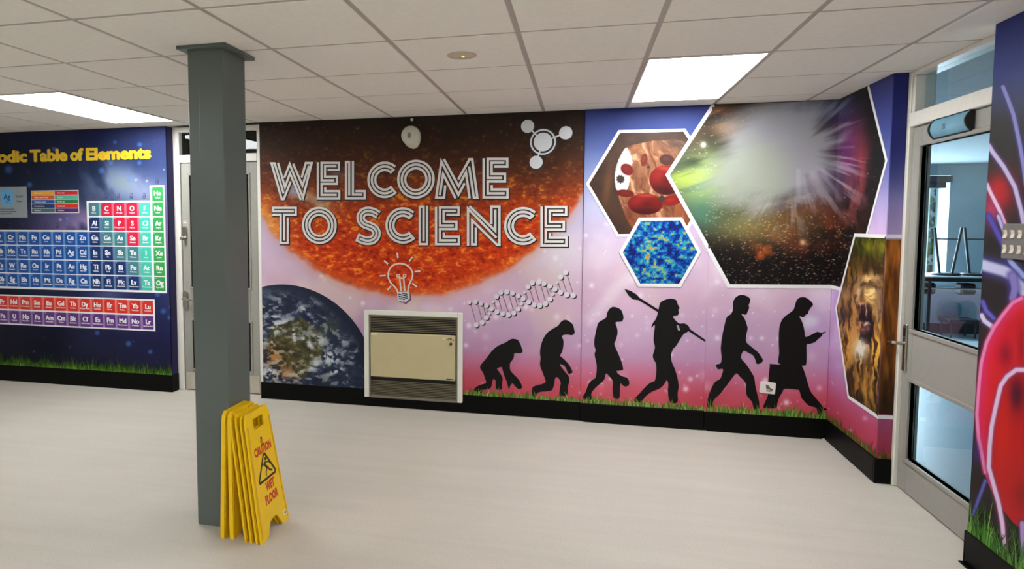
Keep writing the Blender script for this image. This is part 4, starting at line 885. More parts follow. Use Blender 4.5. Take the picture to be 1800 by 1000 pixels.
# ------------------------------------------------------------------ periodic table print
YL = -0.004; frl = frame_y(YL)
P, U, V = grid_pts(frl, -5.75, -3.272, 0.15, H, 0.005); p = Paint(P); X, Z = U, V
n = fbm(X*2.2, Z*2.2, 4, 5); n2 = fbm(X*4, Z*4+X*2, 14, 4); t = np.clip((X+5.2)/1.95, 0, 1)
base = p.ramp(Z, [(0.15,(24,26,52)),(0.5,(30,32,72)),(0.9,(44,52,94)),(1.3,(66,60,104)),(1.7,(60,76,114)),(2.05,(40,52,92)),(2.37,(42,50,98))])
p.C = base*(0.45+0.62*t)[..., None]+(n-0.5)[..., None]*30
p.mix(p.glow((208,322), 62, 34, 15)*0.8*sm(n2, 0.25, 0.6), (146,164,196)); p.mix(p.glow((258,338), 40, 30)*0.6, (150,156,190)); p.mix(p.glow((145,395), 50, 34)*0.85*sm(n2, 0.3, 0.6), (172,146,182))
p.mix(p.glow((296,410), 26, 60)*0.6, (120,92,140)); p.mix(p.glow((215,322), 22, 12, 30)*0.4, (128,140,120)); p.mix(p.glow((190,518), 34, 10)*0.5, (112,110,164)); p.mix(p.glow((100,385), 60, 26)*0.5, (92,80,140)); p.mix(p.glow((60,330), 90, 40)*0.45, (22,34,56))
for x, y, r in ((179,300,7), (195,286,5), (245,286,5), (246,254,5), (52,325,6), (15,298,9), (226,316,4), (239,316,3), (258,318,3), (236,370,4), (118,384,4), (106,386,3), (288,298,2), (277,517,6), (287,547,6), (298,558,5), (171,585,5), (226,604,6), (264,618,5), (202,250,4), (95,262,5)): p.mix(p.ell((x,y), r, r, 0.8)*0.55, (70,128,210) if r > 3 else (190,200,226))
p.stars(60, (0,240,300,650), 0.8, 2.4, (120,130,190), 0.15, 0.5, 66)
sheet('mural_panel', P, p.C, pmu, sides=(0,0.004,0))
b = MB(); b.box((-3.276,-0.004,0.15), (-3.272,0.088,H), vinyl()); b.col = np.tile(lin((40,38,84)), (8,1)); 
b.build('mural_return', pmu)
grass(pmu, frl, -5.75, -3.272, 8, (0.04,0.15), 520, z0=0.15, tip=0.45, greens=((86,140,34),(58,104,26),(106,160,40),(70,120,30),(118,168,46)))
gold = mat('gold_lettering', (222,184,40), 0.4, var=0.06); white_ink = mat('white_ink', (232,232,236), 0.45, var=0.01); navy_ink = mat('navy_ink', (34,36,78), 0.5); shade_n = mat('navy_letter_shadow', (14,16,34), 0.5)
for word, xa, xb in (('Periodic',-5.40,on_y(48.4,275,YL)[0]), ('Table',on_y(52.2,272,YL)[0],on_y(119.0,272,YL)[0]), ('of',on_y(122.8,272,YL)[0],on_y(147.2,272,YL)[0]), ('Elements',on_y(150.6,272,YL)[0],on_y(266.2,272,YL)[0])):
    b = MB(); b.text(word, frl, xa+0.014, 2.089, 0.110, 0.0006, shade_n, 0.034, 'L', xb-xa-0.016, res=3)  # navy offset copy is the title's printed drop shadow
    for n_, (dx, dz) in enumerate(((-0.006,0),(0.006,0),(0,-0.004),(0,0.004),(0,0))): b.text(word, frl, xa+0.008+dx, 2.095+dz, 0.107, 0.0012+n_*0.0001, gold, 0.024, 'L', xb-xa-0.016, res=4)
    tag(b.build('title_lettering', pmu), 'gold title lettering')
TX = lambda c: -3.427-(18-c)*0.1337
TZ = lambda r: 1.839-(r-1)*0.1333
TW, TH = 0.1095, 0.1235
COLS = {'tm': (0,76,160), 'pm': (0,44,104), 'ml': (58,120,132), 'nm': (206,24,62), 'hal': (62,190,168), 'ng': (44,152,74), 'lan': (210,40,24), 'act': (92,44,124)}
EL = '''5 4 V 23 Vanadium tm;6 4 Cr 24 Chromium tm;7 4 Mn 25 Manganese tm;8 4 Fe 26 Iron tm;9 4 Co 27 Cobalt tm;10 4 Ni 28 Nickel tm;11 4 Cu 29 Copper tm;12 4 Zn 30 Zinc tm;13 4 Ga 31 Gallium pm;14 4 Ge 32 Germanium ml;15 4 As 33 Arsenic ml;16 4 Se 34 Selenium nm;17 4 Br 35 Bromine hal;18 4 Kr 36 Krypton ng
5 5 Nb 41 Niobium tm;6 5 Mo 42 Molybdenum tm;7 5 Tc 43 Technetium tm;8 5 Ru 44 Ruthenium tm;9 5 Rh 45 Rhodium tm;10 5 Pd 46 Palladium tm;11 5 Ag 47 Silver tm;12 5 Cd 48 Cadmium tm;13 5 In 49 Indium pm;14 5 Sn 50 Tin pm;15 5 Sb 51 Antimony ml;16 5 Te 52 Tellurium ml;17 5 I 53 Iodine hal;18 5 Xe 54 Xenon ng
5 6 Ta 73 Tantalum tm;6 6 W 74 Tungsten tm;7 6 Re 75 Rhenium tm;8 6 Os 76 Osmium tm;9 6 Ir 77 Iridium tm;10 6 Pt 78 Platinum tm;11 6 Au 79 Gold tm;12 6 Hg 80 Mercury tm;13 6 Tl 81 Thallium pm;14 6 Pb 82 Lead pm;15 6 Bi 83 Bismuth pm;16 6 Po 84 Polonium ml;17 6 At 85 Astatine hal;18 6 Rn 86 Radon ng
5 7 Db 105 Dubnium tm;6 7 Sg 106 Seaborgium tm;7 7 Bh 107 Bohrium tm;8 7 Hs 108 Hassium tm;9 7 Mt 109 Meitnerium tm;10 7 Ds 110 Darmstadtium tm;11 7 Rg 111 Roentgenium tm;12 7 Cn 112 Copernicium tm;13 7 Nh 113 Nihonium pm;14 7 Fl 114 Flerovium pm;15 7 Mc 115 Moscovium pm;16 7 Lv 116 Livermorium pm;17 7 Ts 117 Tennessine hal;18 7 Og 118 Oganesson ng
18 1 He 2 Helium ng;13 2 B 5 Boron ml;14 2 C 6 Carbon nm;15 2 N 7 Nitrogen nm;16 2 O 8 Oxygen nm;17 2 F 9 Fluorine hal;18 2 Ne 10 Neon ng;13 3 Al 13 Aluminium pm;14 3 Si 14 Silicon ml;15 3 P 15 Phosphorus nm;16 3 S 16 Sulphur nm;17 3 Cl 17 Chlorine hal;18 3 Ar 18 Argon ng'''
LA = 'Pr 59 Praseodymium;Nd 60 Neodymium;Pm 61 Promethium;Sm 62 Samarium;Eu 63 Europium;Gd 64 Gadolinium;Tb 65 Terbium;Dy 66 Dysprosium;Ho 67 Holmium;Er 68 Erbium;Tm 69 Thulium;Yb 70 Ytterbium;Lu 71 Lutetium'.split(';')
AC = 'Pa 91 Protactinium;U 92 Uranium;Np 93 Neptunium;Pu 94 Plutonium;Am 95 Americium;Cm 96 Curium;Bk 97 Berkelium;Cf 98 Californium;Es 99 Einsteinium;Fm 100 Fermium;Md 101 Mendelevium;No 102 Nobelium;Lr 103 Lawrencium'.split(';')
def tile(x0, z1, sym, num, nm, kind, seam_on=True):
    b = MB(); c = mat('tile_'+kind, COLS[kind], 0.4, var=0.05, scale=60); x1, z0 = x0+TW, z1-TH
    b.prism([(x0,z0),(x1,z0),(x1,z1),(x0,z1)], frl, 0.001, 0.0018, c)
    if seam_on: b.box(frl(x1,z0,0.001), frl(x1+0.0242,z1,0.0014), mat('seam_'+kind, [q+(255-q)*0.36 for q in COLS[kind]], 0.4))
    cx = (x0+x1)/2
    b.text(sym, frl, cx, z1-0.074, 0.044, 0.0021, white_ink, 0.026, 'C', res=3); b.text(sym, frl, cx+0.003, z1-0.074, 0.044, 0.0022, white_ink, 0.026, 'C', res=3)
    b.text(num, frl, x0+0.006, z1-0.016, 0.010, 0.0021, white_ink, 0.0, 'L', res=1)
    b.text(nm, frl, cx, z1-0.098, 0.0135, 0.0021, white_ink, 0.03, 'C', width=None if len(nm) < 10 else TW*0.92, res=1)
    b.build('element_tile', pmu)
for s in EL.replace('\n', ';').split(';'):
    c, r, sym, num, nm, kd = s.split(); tile(TX(int(c)), TZ(int(r)), sym, num, nm, kd, int(c) < 17)
for i in range(13):
    for row, z, kd in ((LA, 0.823, 'lan'), (AC, 0.684, 'act')):
        sym, num, nm = row[i].split(); tile(-3.557-(12-i)*0.1337, z, sym, num, nm, kd, i < 12)
# white grids the tiles sit on, with the pale seams between tiles of a block
b = MB(); e = 0.016
edge = [(TX(5)-0.02,TZ(4)+e),(TX(13)-0.022,TZ(4)+e),(TX(13)-0.022,TZ(2)+e),(TX(18)-0.024,TZ(2)+e),(TX(18)-0.024,TZ(1)+e),(TX(18)+TW+0.016,TZ(1)+e),(TX(18)+TW+0.016,TZ(7)-TH-0.02),(TX(5)-0.02,TZ(7)-TH-0.02)]
b.prism(edge, frl, 0.0002, 0.0008, white_ink)
b.prism([(-5.2,0.547),(-3.431,0.547),(-3.431,0.836),(-5.2,0.836)], frl, 0.0002, 0.0008, white_ink)
seam = {'tm': (50,130,210), 'pm': (70,120,176), 'lan': (224,96,78), 'act': (138,96,164)}
tag(b.build('element_grid', pmu), 'white outlined grid behind the element tiles')
for c in range(5, 19):
    b = MB(); z = TZ(1) if c == 18 else TZ(2) if c > 12 else TZ(4); b.text(str(c), frl, TX(c)+TW/2, z+0.032, 0.030, 0.0012, navy_ink, 0.02, 'C', res=2)
    b.text({13:'IIIA',14:'IVA',15:'VA',16:'VIA',17:'VIIA',12:'IIB',11:'IB',18:'VIIIA'}.get(c, 'VIIIB'), frl, TX(c)+TW/2, z+0.07, 0.013, 0.0012, navy_ink, 0.01, 'C', res=1); b.build('group_number', pmu)
b = MB(); kp = mat('grey_key_panel', (146,154,162), 0.45, var=0.04); b.prism([(-5.6,1.571),(-4.776,1.571),(-4.776,1.861),(-5.6,1.861)], frl, 0.0002, 0.001, kp)
bl = mat('light_blue_key_tile', (92,170,222), 0.4, var=0.08, scale=20); b.prism([(-5.075,1.683),(-4.934,1.683),(-4.934,1.833),(-5.075,1.833)], frl, 0.001, 0.0016, bl)
b.text('Ag', frl, -5.004, 1.745, 0.05, 0.002, navy_ink, 0.02, 'C'); b.text('Silver', frl, -5.004, 1.708, 0.017, 0.002, navy_ink, 0, 'C'); b.text('Symbol', frl, -4.895, 1.762, 0.019, 0.002, navy_ink, 0.02); b.text('Name', frl, -4.89, 1.716, 0.019, 0.002, navy_ink, 0.02)
for z, x in ((1.65,-4.92), (1.628,-4.90), (1.608,-4.95)): b.box(frl(-5.5,z-0.003,0.001), frl(x,z+0.003,0.0016), navy_ink)
tag(b.build('symbol_key', pmu), 'grey key panel explaining the Ag tile')
b = MB(); b.prism([(-4.728,1.612),(-4.2,1.612),(-4.2,1.822),(-4.728,1.822)], frl, 0.0002, 0.001, mat('pale_key_frame', (206,206,212), 0.45))
KC = [((222,160,44),'Alkali metal',(200,28,40),'Nonmetal'), ((206,90,40),'Alkaline earth metal',(84,172,148),'Halogen'), ((0,76,160),'Transition metal',(32,118,60),'Noble gas'), ((8,44,100),'Post-transition',(206,40,28),'Lanthanide'), ((58,104,116),'Metalloid',(84,34,104),'Actinide')]
for i, (ca, ta, cb_, tb) in enumerate(KC):
    z1 = 1.816-i*0.0402; z0 = z1-0.035
    for x0, x1, c, tx in ((-4.722,-4.467,ca,ta), (-4.461,-4.208,cb_,tb)):
        b.prism([(x0,z0),(x1,z0),(x1,z1),(x0,z1)], frl, 0.001, 0.0016, mat('key_%d_%d_%d' % c, c, 0.4)); b.text(tx, frl, x0+0.03, z0+0.011, 0.014, 0.002, white_ink, 0.015, res=1)
tag(b.build('colour_key', pmu), 'two-column colour key of element families')

# ------------------------------------------------------------------ heart print on the near right-hand wall
P, U, V = grid_pts(frame_x(XR), -2.30, -1.70, ZB, H, 0.0035); p = Paint(P); PX, PY = p.PX, p.PY
nn = fbm(U*9, V*9, 3, 3)
p.C = p.ramp(PY, [(40,(38,50,122)),(130,(44,58,130)),(175,(48,56,96)),(220,(42,38,40)),(900,(34,29,27)),(1000,(30,32,22))])+(nn-0.5)[..., None]*10
def hx(q): return [(1700+a/2.63, 20+c/2.63) for a, c in q]
def h3(q): return [(1700+a/3.125, 380+c/3.125) for a, c in q]
def h4(q): return [(1690+a/3.125, 680+c/3.125) for a, c in q]
def glowline(q, w, core, rim, a=1.0): p.mix(p.seg(q, w*1.9, 0.85)*0.85*a, rim); p.mix(p.seg(q, w, 0.5)*a, core)
p.mix(p.glow((1759,336), 24, 30)*1.15, (196,34,40)); p.mix(p.glow((1742,372), 16, 26)*0.8, (200,64,110)); p.mix(p.glow((1780,330), 22, 40)*0.5, (110,30,34))
glowline(hx([(166,350),(190,410),(215,480),(245,620),(262,720),(272,800)]), 4.2, (140,140,208), (62,56,132))
glowline(hx([(100,620),(118,650),(170,720),(220,810),(250,920),(266,1000)]), 4.6, (196,184,222), (84,60,130))
glowline(hx([(92,800),(105,830),(150,920),(185,1010)]), 3.8, (226,190,214), (150,60,120)); glowline(h3([(118,0),(165,90),(205,170),(215,230)]), 4.5, (84,76,170), (60,50,130)); glowline(h3([(170,0),(215,120),(232,240)]), 3.2, (190,176,222), (80,60,140))
glowline(h3([(80,265),(110,275),(200,300),(245,322),(312,410),(330,440)]), 11, (188,190,224), (70,66,150)); glowline(h3([(215,200),(240,250),(312,330)]), 5, (150,160,214), (54,64,140)); glowline(h3([(250,330),(262,400),(250,450)]), 7, (128,120,186), (70,54,130))
glowline(h3([(85,470),(105,520),(145,560)]), 4, (96,92,184), (60,54,130)); glowline(h3([(80,545),(95,575),(150,615)]), 4.5, (206,200,230), (110,80,150))
heart = spline([(1812,512),(1800,519),(1783,530),(1764,553),(1748,575),(1735,601),(1726,636),(1722,674),(1718,728),(1720,770),(1732,834),(1751,878),(1767,901),(1800,933),(1900,990),(2000,700),(1900,500)], 6, True)
hp = [tuple(q) for q in heart]; ins = p.poly(hp); dist = p.seg(hp+[hp[0]], 60, 1.0)
red = np.stack([196+nn*24, 22+nn*20, 32+nn*14], -1); p.mix(ins, red)
p.mix(ins*p.seg(hp[:80], 18, 0.95)*0.75, (214,44,110)); p.mix(ins*p.glow((1760,615), 18, 30, 25)*0.8, (214,22,50)); p.mix(ins*p.glow((1768,622), 12, 22)*0.7, (120,14,36)); p.mix(ins*p.glow((1795,610), 8, 40)*0.6, (130,14,20))
inw = [(1800,650),(1786,650),(1770,662),(1759,678),(1751,712),(1743,750),(1739.6,785),(1738,821),(1746,850),(1755.6,885),(1762,920),(1766,968)]
right = p.poly([(1812,650)]+inw+[(1812,968)])*ins; p.mix(right*0.9, (178,24,24)); p.mix(right*p.glow((1786,694), 14, 30)*0.9, (58,16,44)); p.mix(right*p.glow((1765,720), 12, 60)*0.7, (196,34,32)); p.mix(right*p.glow((1795,870), 14, 30)*0.6, (120,20,18)); p.mix(right*p.glow((1760,770), 16, 60)*0.6, (206,36,20))
glowline([(1796,524),(1780,532),(1763,553),(1747,576),(1734,602),(1725,637),(1721,675),(1717,728),(1720,770),(1732,830)], 3.4, (224,130,176), (206,50,110))
glowline([(1812,651)]+inw, 4.4, (216,190,222), (150,60,110)); glowline(h4([(132,515),(100,600),(62,705)]), 3.0, (92,90,170), (52,48,110)); glowline([(1797,920),(1799,1000)], 5, (170,140,196), (70,50,110)); p.mix(p.glow((1716,796), 8, 20)*0.6, (70,50,140))
p.mix(p.poly([(1756,868),(1771,906),(1830,960),(1830,1010),(1770,960)])*0.0, (0,0,0))
sheet('mural_panel', P, p.C, hm, sides=(0.004,0,0))
grass(hm, frame_x(XR), -2.30, -1.70, 12, (0.06,0.2), 620, greens=((52,120,26),(40,84,24),(96,150,52),(70,130,34),(120,160,80)))

# ------------------------------------------------------------------ wall convector heater
hx0, hx1, hz0, hz1 = -1.436, -0.614, 0.088, 0.812; FH = frame_y(-0.012)
ht = thing('wall_heater', (-1.025,-0.012,hz0), 'beige and white wall heater with dark louvres below the light bulb symbol', 'heater')
ivory = mat('ivory_frame', (224,224,214), 0.4, var=0.02); taupe = mat('taupe_metal', (118,110,92), 0.42); beige = mat('beige_enamel', (193,180,140), 0.4, var=0.03, scale=12); louv = mat('louvre_metal', (150,139,115), 0.4, var=0.05); cavity = mat('louvre_cavity', (24,20,17), 0.7)
b = MB(); w = 0.04
for p0, p1 in (((hx0,hz0),(hx0+w,hz1)), ((hx1-w,hz0),(hx1,hz1)), ((hx0+w,hz1-w),(hx1-w,hz1))): b.bbox(FH(*p0,0), FH(*p1,0.03), ivory, 0.004)
b.build('surround', ht)
b = MB(); a0, a1, q0, q1 = hx0+w, hx1-w, hz0-0.004, hz1-w
for p0, p1 in (((a0,q0),(a0+0.011,q1)), ((a1-0.014,q0),(a1,q1)), ((a0+0.011,q1-0.012),(a1-0.014,q1)), ((a0+0.011,q0),(a1-0.014,q0+0.02))): b.bbox(FH(*p0,0), FH(*p1,0.024), taupe, 0.003)
b.box(FH(a0,q0,0.0), FH(a1,q1,0.002), cavity); b.build('casing', ht)
i0, i1 = a0+0.011, a1-0.014
def louvre(za, zb, n, nm, lo=-0.1):
    b = MB()
    for k in range(n):
        z = za+(zb-za)*(k+0.5)/n; h = (zb-za)/n
        b.add([FH(i0,z+h*0.1,0.004), FH(i1,z+h*0.1,0.004), FH(i1,z+lo*h,0.020), FH(i0,z+lo*h,0.020), FH(i0,z-h*0.08,0.004), FH(i1,z-h*0.08,0.004), FH(i1,z+(lo-0.2)*h,0.020), FH(i0,z+(lo-0.2)*h,0.020)],
              [(0,1,2,3),(7,6,5,4),(3,2,6,7),(0,3,7,4),(1,5,6,2),(0,4,5,1)], louv)
    return b.build(nm, ht)
louvre(0.638, q1-0.012, 9, 'upper_louvre', 0.2); louvre(q0+0.02, 0.232, 10, 'lower_louvre', 0.12)
b = MB(); b.bbox(FH(i0+0.004,0.262,0.006), FH(i1-0.004,0.628,0.030), beige, 0.005); fp = b.build('front_panel', ht)
b = MB(); b.lathe([(0.011,0),(0.011,0.010),(0.009,0.014),(0,0.015)], FH(-0.705,0.562,0.030), (0,-1,0), mat('dark_knob', (44,38,30), 0.4), 18); b.build('knob', fp)
b = MB(); k = mat('heater_mark', (60,52,38), 0.5)
for q in ([(-0.735,0.596),(-0.715,0.604)], [(-0.712,0.606),(-0.700,0.600)], [(-0.69,0.585),(-0.682,0.592)]): b.stroke(q, 0.006, FH, 0.030, 0.0312, k)
b.disc((-0.706,0.600), 0.007, FH, 0.030, 0.0311, k, 14); b.build('control_marks', fp)
b = MB(); b.disc((-1.375,0.598), 0.003, FH, 0.030, 0.0311, k, 10); b.build('screw', fp)
b = MB(); b.box(FH(-0.742,0.272,0.030), FH(-0.684,0.279,0.0315), k); b.build('name_badge', fp)
b = MB(); b.box(FH(-1.372,0.606,0.030), FH(-1.325,0.624,0.0308), mat('pale_heater_label', (214,204,172), 0.5)); b.box(FH(-0.775,0.59,0.030), FH(-0.752,0.61,0.0308), mat('pale_heater_label', (214,204,172), 0.5)); b.build('label_plate', fp)

# ------------------------------------------------------------------ wall sounder, ceiling fitting, socket, switch plate
dome = mat('cream_plastic', (200,198,184), 0.35, var=0.03)
c = on_y(723.5, 239, Y1); sd = thing('wall_sounder', (c[0],Y1,c[1]), 'round cream plastic alarm sounder high on the dark top of the sun', 'alarm sounder')
b = MB(); P0 = spline([(c[0]+math.cos(a)*r, c[1]+math.sin(a)*r) for a, r in [(math.radians(d), 0.077) for d in range(0, 226, 25)]]+[(c[0]-0.03,c[1]-0.084),(c[0]+0.012,c[1]-0.102),(c[0]+0.046,c[1]-0.094),(c[0]+0.07,c[1]-0.06)], 4, True)
b.prism(P0, fr1, 0, 0.022, dome); b.build('back_plate', sd)
b = MB(); b.lathe([(0.078,0.02),(0.076,0.036),(0.066,0.047),(0.035,0.053),(0,0.055)], fr1(c[0],c[1],0), (0,-1,0), dome, 40); cv = b.build('cover', sd, smooth=True)
b = MB(); b.box(fr1(c[0]-0.018,c[1]-0.02,0.050), fr1(c[0]+0.008,c[1]+0.02,0.0560), mat('grey_sounder_mark', (120,130,132), 0.4)); b.build('sounder_mark', cv)
c = on_y(724.5, 210.5, Y1); b = MB(); b.lathe([(0.012,0),(0.012,0.012),(0.009,0.018),(0,0.02)], (0,0,0), (0,-1,0), dome, 16)
tag(b.build('cable_clip', origin=(0,0,0)), 'tiny white cable clip on the wall above the round sounder', 'clip').location = fr1(c[0],c[1],0)
t = thing('ceiling_fitting', (-0.312,-1.728,H), 'flat round ceiling fitting with small green indicator', 'ceiling fitting')
b = MB(); b.lathe([(0.074,0.0),(0.074,0.002),(0.070,0.0045),(0.02,0.006),(0.0,0.0065)], (-0.312,-1.728,H), (0,0,-1), mat('ceiling_disc', (198,186,170), 0.45), 48); b.build('cover_disc', t, smooth=True)
b = MB(); b.lathe([(0.008,0.005),(0.007,0.010),(0.0,0.012)], (-0.306,-1.728,H), (0,0,-1), emit('green_indicator', (190,235,120), 1.6), 16); b.build('indicator_lamp', t)
c = on_y(1349, 681, Y3); t = thing('wall_socket', (c[0],Y3,c[1]), 'small tilted white wall socket by the briefcase of the black silhouette', 'socket')
def tilt(fr, c, a):
    ca, sa = math.cos(a), math.sin(a)
    return lambda u, v, d=0.0: fr(c[0]+(u-c[0])*ca-(v-c[1])*sa, c[1]+(u-c[0])*sa+(v-c[1])*ca, d)
ft = tilt(frame_y(Y3), c, math.radians(-5)); sw = mat('white_switch_plastic', (226,222,216), 0.35, var=0.02)
def rrect(u0, v0, u1, v1, r, n=5):
    o = []
    for (cx, cy, a) in ((u1-r,v1-r,0),(u0+r,v1-r,90),(u0+r,v0+r,180),(u1-r,v0+r,270)): o += arc((cx,cy), r, a, a+90, n)
    return o
b = MB(); b.prism(rrect(c[0]-0.05,c[1]-0.041,c[0]+0.05,c[1]+0.041,0.007), ft, 0, 0.014, sw); b.prism(rrect(c[0]-0.046,c[1]-0.037,c[0]+0.046,c[1]+0.037,0.006), ft, 0.014, 0.017, sw); b.build('socket_plate', t)
b = MB(); gm = mat('torn_grey_label', (96,88,80), 0.6, var=0.5, scale=140); gl2 = mat('torn_grey_label_pale', (150,146,134), 0.6, var=0.2, scale=90)
b.prism([(c[0]-0.018,c[1]+0.024),(c[0]+0.004,c[1]+0.018),(c[0]+0.014,c[1]+0.002),(c[0]+0.034,c[1]-0.004),(c[0]+0.03,c[1]-0.016),(c[0]+0.006,c[1]-0.010),(c[0]-0.012,c[1]-0.006)], ft, 0.017, 0.0175, gm)
b.prism([(c[0]-0.012,c[1]-0.012),(c[0]+0.028,c[1]-0.014),(c[0]+0.026,c[1]-0.026),(c[0]-0.008,c[1]-0.026)], ft, 0.017, 0.0174, gl2); b.build('torn_label', t)
FX = frame_x(XR); t = thing('switch_plate', (XR,-1.98,1.378), 'grey metal plate with two rows of light switches on the heart mural', 'switch plate')
b = MB(); pl_m = mat('grey_switch_metal', (128,124,120), 0.38, 0.3, var=0.04); b.bbox(FX(-1.838,1.378,0.0005), FX(-2.125,1.522,0.011), pl_m, 0.003); b.build('plate', t)
rk = mat('ivory_rocker', (214,204,186), 0.35)
for r in range(2):
    for k in range(6):
        y = -1.853-k*0.0445; z = 1.480-r*0.061; q = MB()
        prof = [(0.011,-0.0165),(0.017,-0.0165),(0.0125,0.0),(0.015,0.0165),(0.011,0.0165)]
        vs = [FX(y,z+h,d) for d, h in prof]+[FX(y-0.0215,z+h,d) for d, h in prof]; n = 5
        q.add(vs, [tuple(range(n)), tuple(range(2*n-1,n-1,-1))]+[(i,i+n,(i+1) % n+n,(i+1) % n) for i in range(n)], rk); q.build('rocker', t)

# ------------------------------------------------------------------ folded wet floor signs
yel = mat('yellow_plastic', (242,198,2), 0.38, var=0.03, scale=14); yel_d = mat('yellow_plastic_rib', (222,172,6), 0.4); redp = mat('red_sign_print', (196,58,28), 0.5, var=0.08); blk = mat('black_sign_print', (40,34,14), 0.5)
SH, SB, ST, TK = 0.612, 0.286, 0.226, 0.010
def leaf_outline(hole):
    b2, t2 = SB/2, ST/2; o = [(-b2,0.0)]+[(-b2+0.066,0.0),(-b2+0.080,0.02),(-b2+0.105,0.062),(-b2+0.122,0.07),(b2-0.122,0.07),(b2-0.105,0.062),(b2-0.080,0.02),(b2-0.066,0.0)]+[(b2,0.0)]
    o += [(b2,0.03),(t2+0.004,SH-0.05),(t2-0.004,SH-0.014),(t2-0.02,SH),(-t2+0.02,SH),(-t2+0.004,SH-0.014),(-t2-0.004,SH-0.05),(-b2,0.03)]
    h = [[(-0.045,SH-0.088),(-0.052,SH-0.05),(-0.045,SH-0.036),(0.045,SH-0.036),(0.052,SH-0.05),(0.045,SH-0.088)]] if hole else []
    return o, h
def make_sign(loc, lean, rz, label, gap, printed=True):
    t = thing('wet_floor_sign', loc, label, 'wet floor sign', 'folded yellow wet floor signs leaning on the column'); ORIG[t.name] = (0,0,0)
    def leaf(x0, sp, name, front):
        fr = lambda u, v, d=0.0: (x0+d-math.sin(sp)*v, u, math.cos(sp)*v)      # u along the board, v up, d outwards (+x)
        b = MB(); o, h = leaf_outline(True); b.prism(o, fr, 0, TK, yel, h)
        o2 = offset([np.array(q) for q in ((-SB/2+0.03,0.12),(SB/2-0.03,0.12),(ST/2-0.012,SH-0.115),(-ST/2+0.012,SH-0.115))], 0.0, True)
        for w in (-1, 1):
            b.stroke([(w*(SB/2-0.012),0.02),(w*(ST/2-0.008),SH-0.06)], 0.009, fr, TK, TK+0.003, yel_d)
        lf = b.build(name, t)
        if front and printed:
            q = MB(); d = TK+0.0006
            q.text('CAUTION', fr, 0.0, 0.398, 0.040, d, redp, 0.06, 'C', 0.166); q.text('WET', fr, 0.012, 0.212, 0.042, d, redp, 0.06, 'C', 0.088); q.text('FLOOR', fr, 0.012, 0.152, 0.042, d, redp, 0.06, 'C', 0.128)
            tri = [(-0.074,0.268),(0.080,0.268),(0.085,0.278),(0.010,0.386),(-0.006,0.386),(-0.079,0.278)]
            q.stroke(tri, 0.012, fr, TK, d, blk, closed=True)
            q.disc((0.008,0.362), 0.0085, fr, TK, d, blk, 14)
            for s, w in (([(0.004,0.35),(-0.006,0.335),(0.012,0.318),(0.024,0.312)], 0.013), ([(-0.006,0.345),(-0.03,0.338)], 0.007), ([(0.006,0.346),(0.036,0.338),(0.042,0.326)], 0.006), ([(0.012,0.318),(-0.002,0.300),(-0.008,0.282)], 0.009), ([(0.018,0.314),(0.034,0.296),(0.056,0.288)], 0.009)): q.stroke(s, w, fr, TK, d, blk)
            q.disc((0.0,0.468), 0.008, fr, TK, d, blk, 14)
            for z, w in ((0.456,0.03), (0.448,0.022), (0.441,0.026)): q.box(fr(-w/2,z-0.002,TK), fr(w/2,z+0.002,d), blk)
            tag(q.build('warning_print', lf), 'red and black caution wet floor print')
            q = MB(); q.prism(rrect(0.092,0.03,0.132,0.058,0.006,3), fr, TK, d, mat('pale_foot_sticker', (232,222,190), 0.5)); q.disc((0.112,0.044), 0.007, fr, d, d+0.0004, blk, 12); q.build('foot_sticker', lf)
        return lf
    leaf(-TK, 0.0, 'front_leaf', True); leaf(-2*TK-gap, 0.0, 'back_leaf', False)
    b = MB()
    for u in (-0.07, 0.07): b.tube([(-TK-gap/2,u-0.02,SH-0.014),(-TK-gap/2,u+0.02,SH-0.014)], TK+gap/2-0.001, yel_d, 12)
    b.build('hinge', t)
    t.rotation_euler = (0, lean, rz); return t
# lean: the top tips towards the column (-x)
make_sign((-1.366,-2.136,0.0), 0.0, 0.0, 'yellow wet floor sign standing flat against the grey column, hindmost of four', 0.0)
make_sign((-1.318,-2.132,0.0), -0.034, 0.0, 'yellow wet floor sign second from the grey column, mostly behind two others', 0.0)
make_sign((-1.212,-2.146,0.0), -0.152, 0.0, 'yellow wet floor sign sandwiched right behind the frontmost one', 0.018)
make_sign((-1.160,-2.146,0.0), -0.160, 0.0, 'frontmost yellow wet floor sign with its caution print in full view', 0.012)

# ------------------------------------------------------------------ the laboratory beyond door_2
lab_wall = mat('lab_blue_grey_wall', (164,182,188), 0.7, var=0.03); lab_light = mat('lab_pale_wall', (206,214,220), 0.7); lab_floor = mat('lab_floor', (176,190,198), 0.35, var=0.04)
wall('lab_floor', ((2.13,-3.2,-0.06),(8.0,5.6,0.0)), M=lab_floor)
wall('lab_ceiling', ((2.13,-3.2,2.36),(8.0,6.0,2.42)), M=mat('lab_ceiling_tile', (160,170,174), 0.8))
wall('wall_lab_far', ((5.42,5.5,0),(8.0,5.6,2.36)), ((2.13,5.5,0),(5.42,5.6,0.72)), ((2.13,5.5,2.2),(5.42,5.6,2.36)), ((5.36,5.5,0.72),(5.42,5.85,2.2)), M=lab_wall)
wall('wall_lab_right', ((8.0,-3.2,0),(8.1,5.6,2.36)), M=lab_wall)
wall('wall_lab_near', ((2.13,-3.3,0),(8.0,-3.2,2.36)), M=lab_wall)
wall('wall_lab_left', ((2.03,0.3,0),(2.13,5.6,2.36)), M=lab_light)
b = MB()
for x in (2.35, 3.3, 4.25, 5.2): b.box((x,5.82,0.72), (x+0.07,5.88,2.2), white_paint)
b.box((2.3,5.82,0.72), (5.4,5.88,0.79), white_paint); b.box((2.3,5.82,2.13), (5.4,5.88,2.2), white_paint); b.box((2.3,5.6,0.70), (5.4,5.88,0.72), white_paint)
w1 = tag(b.build('window_1'), kind='structure')
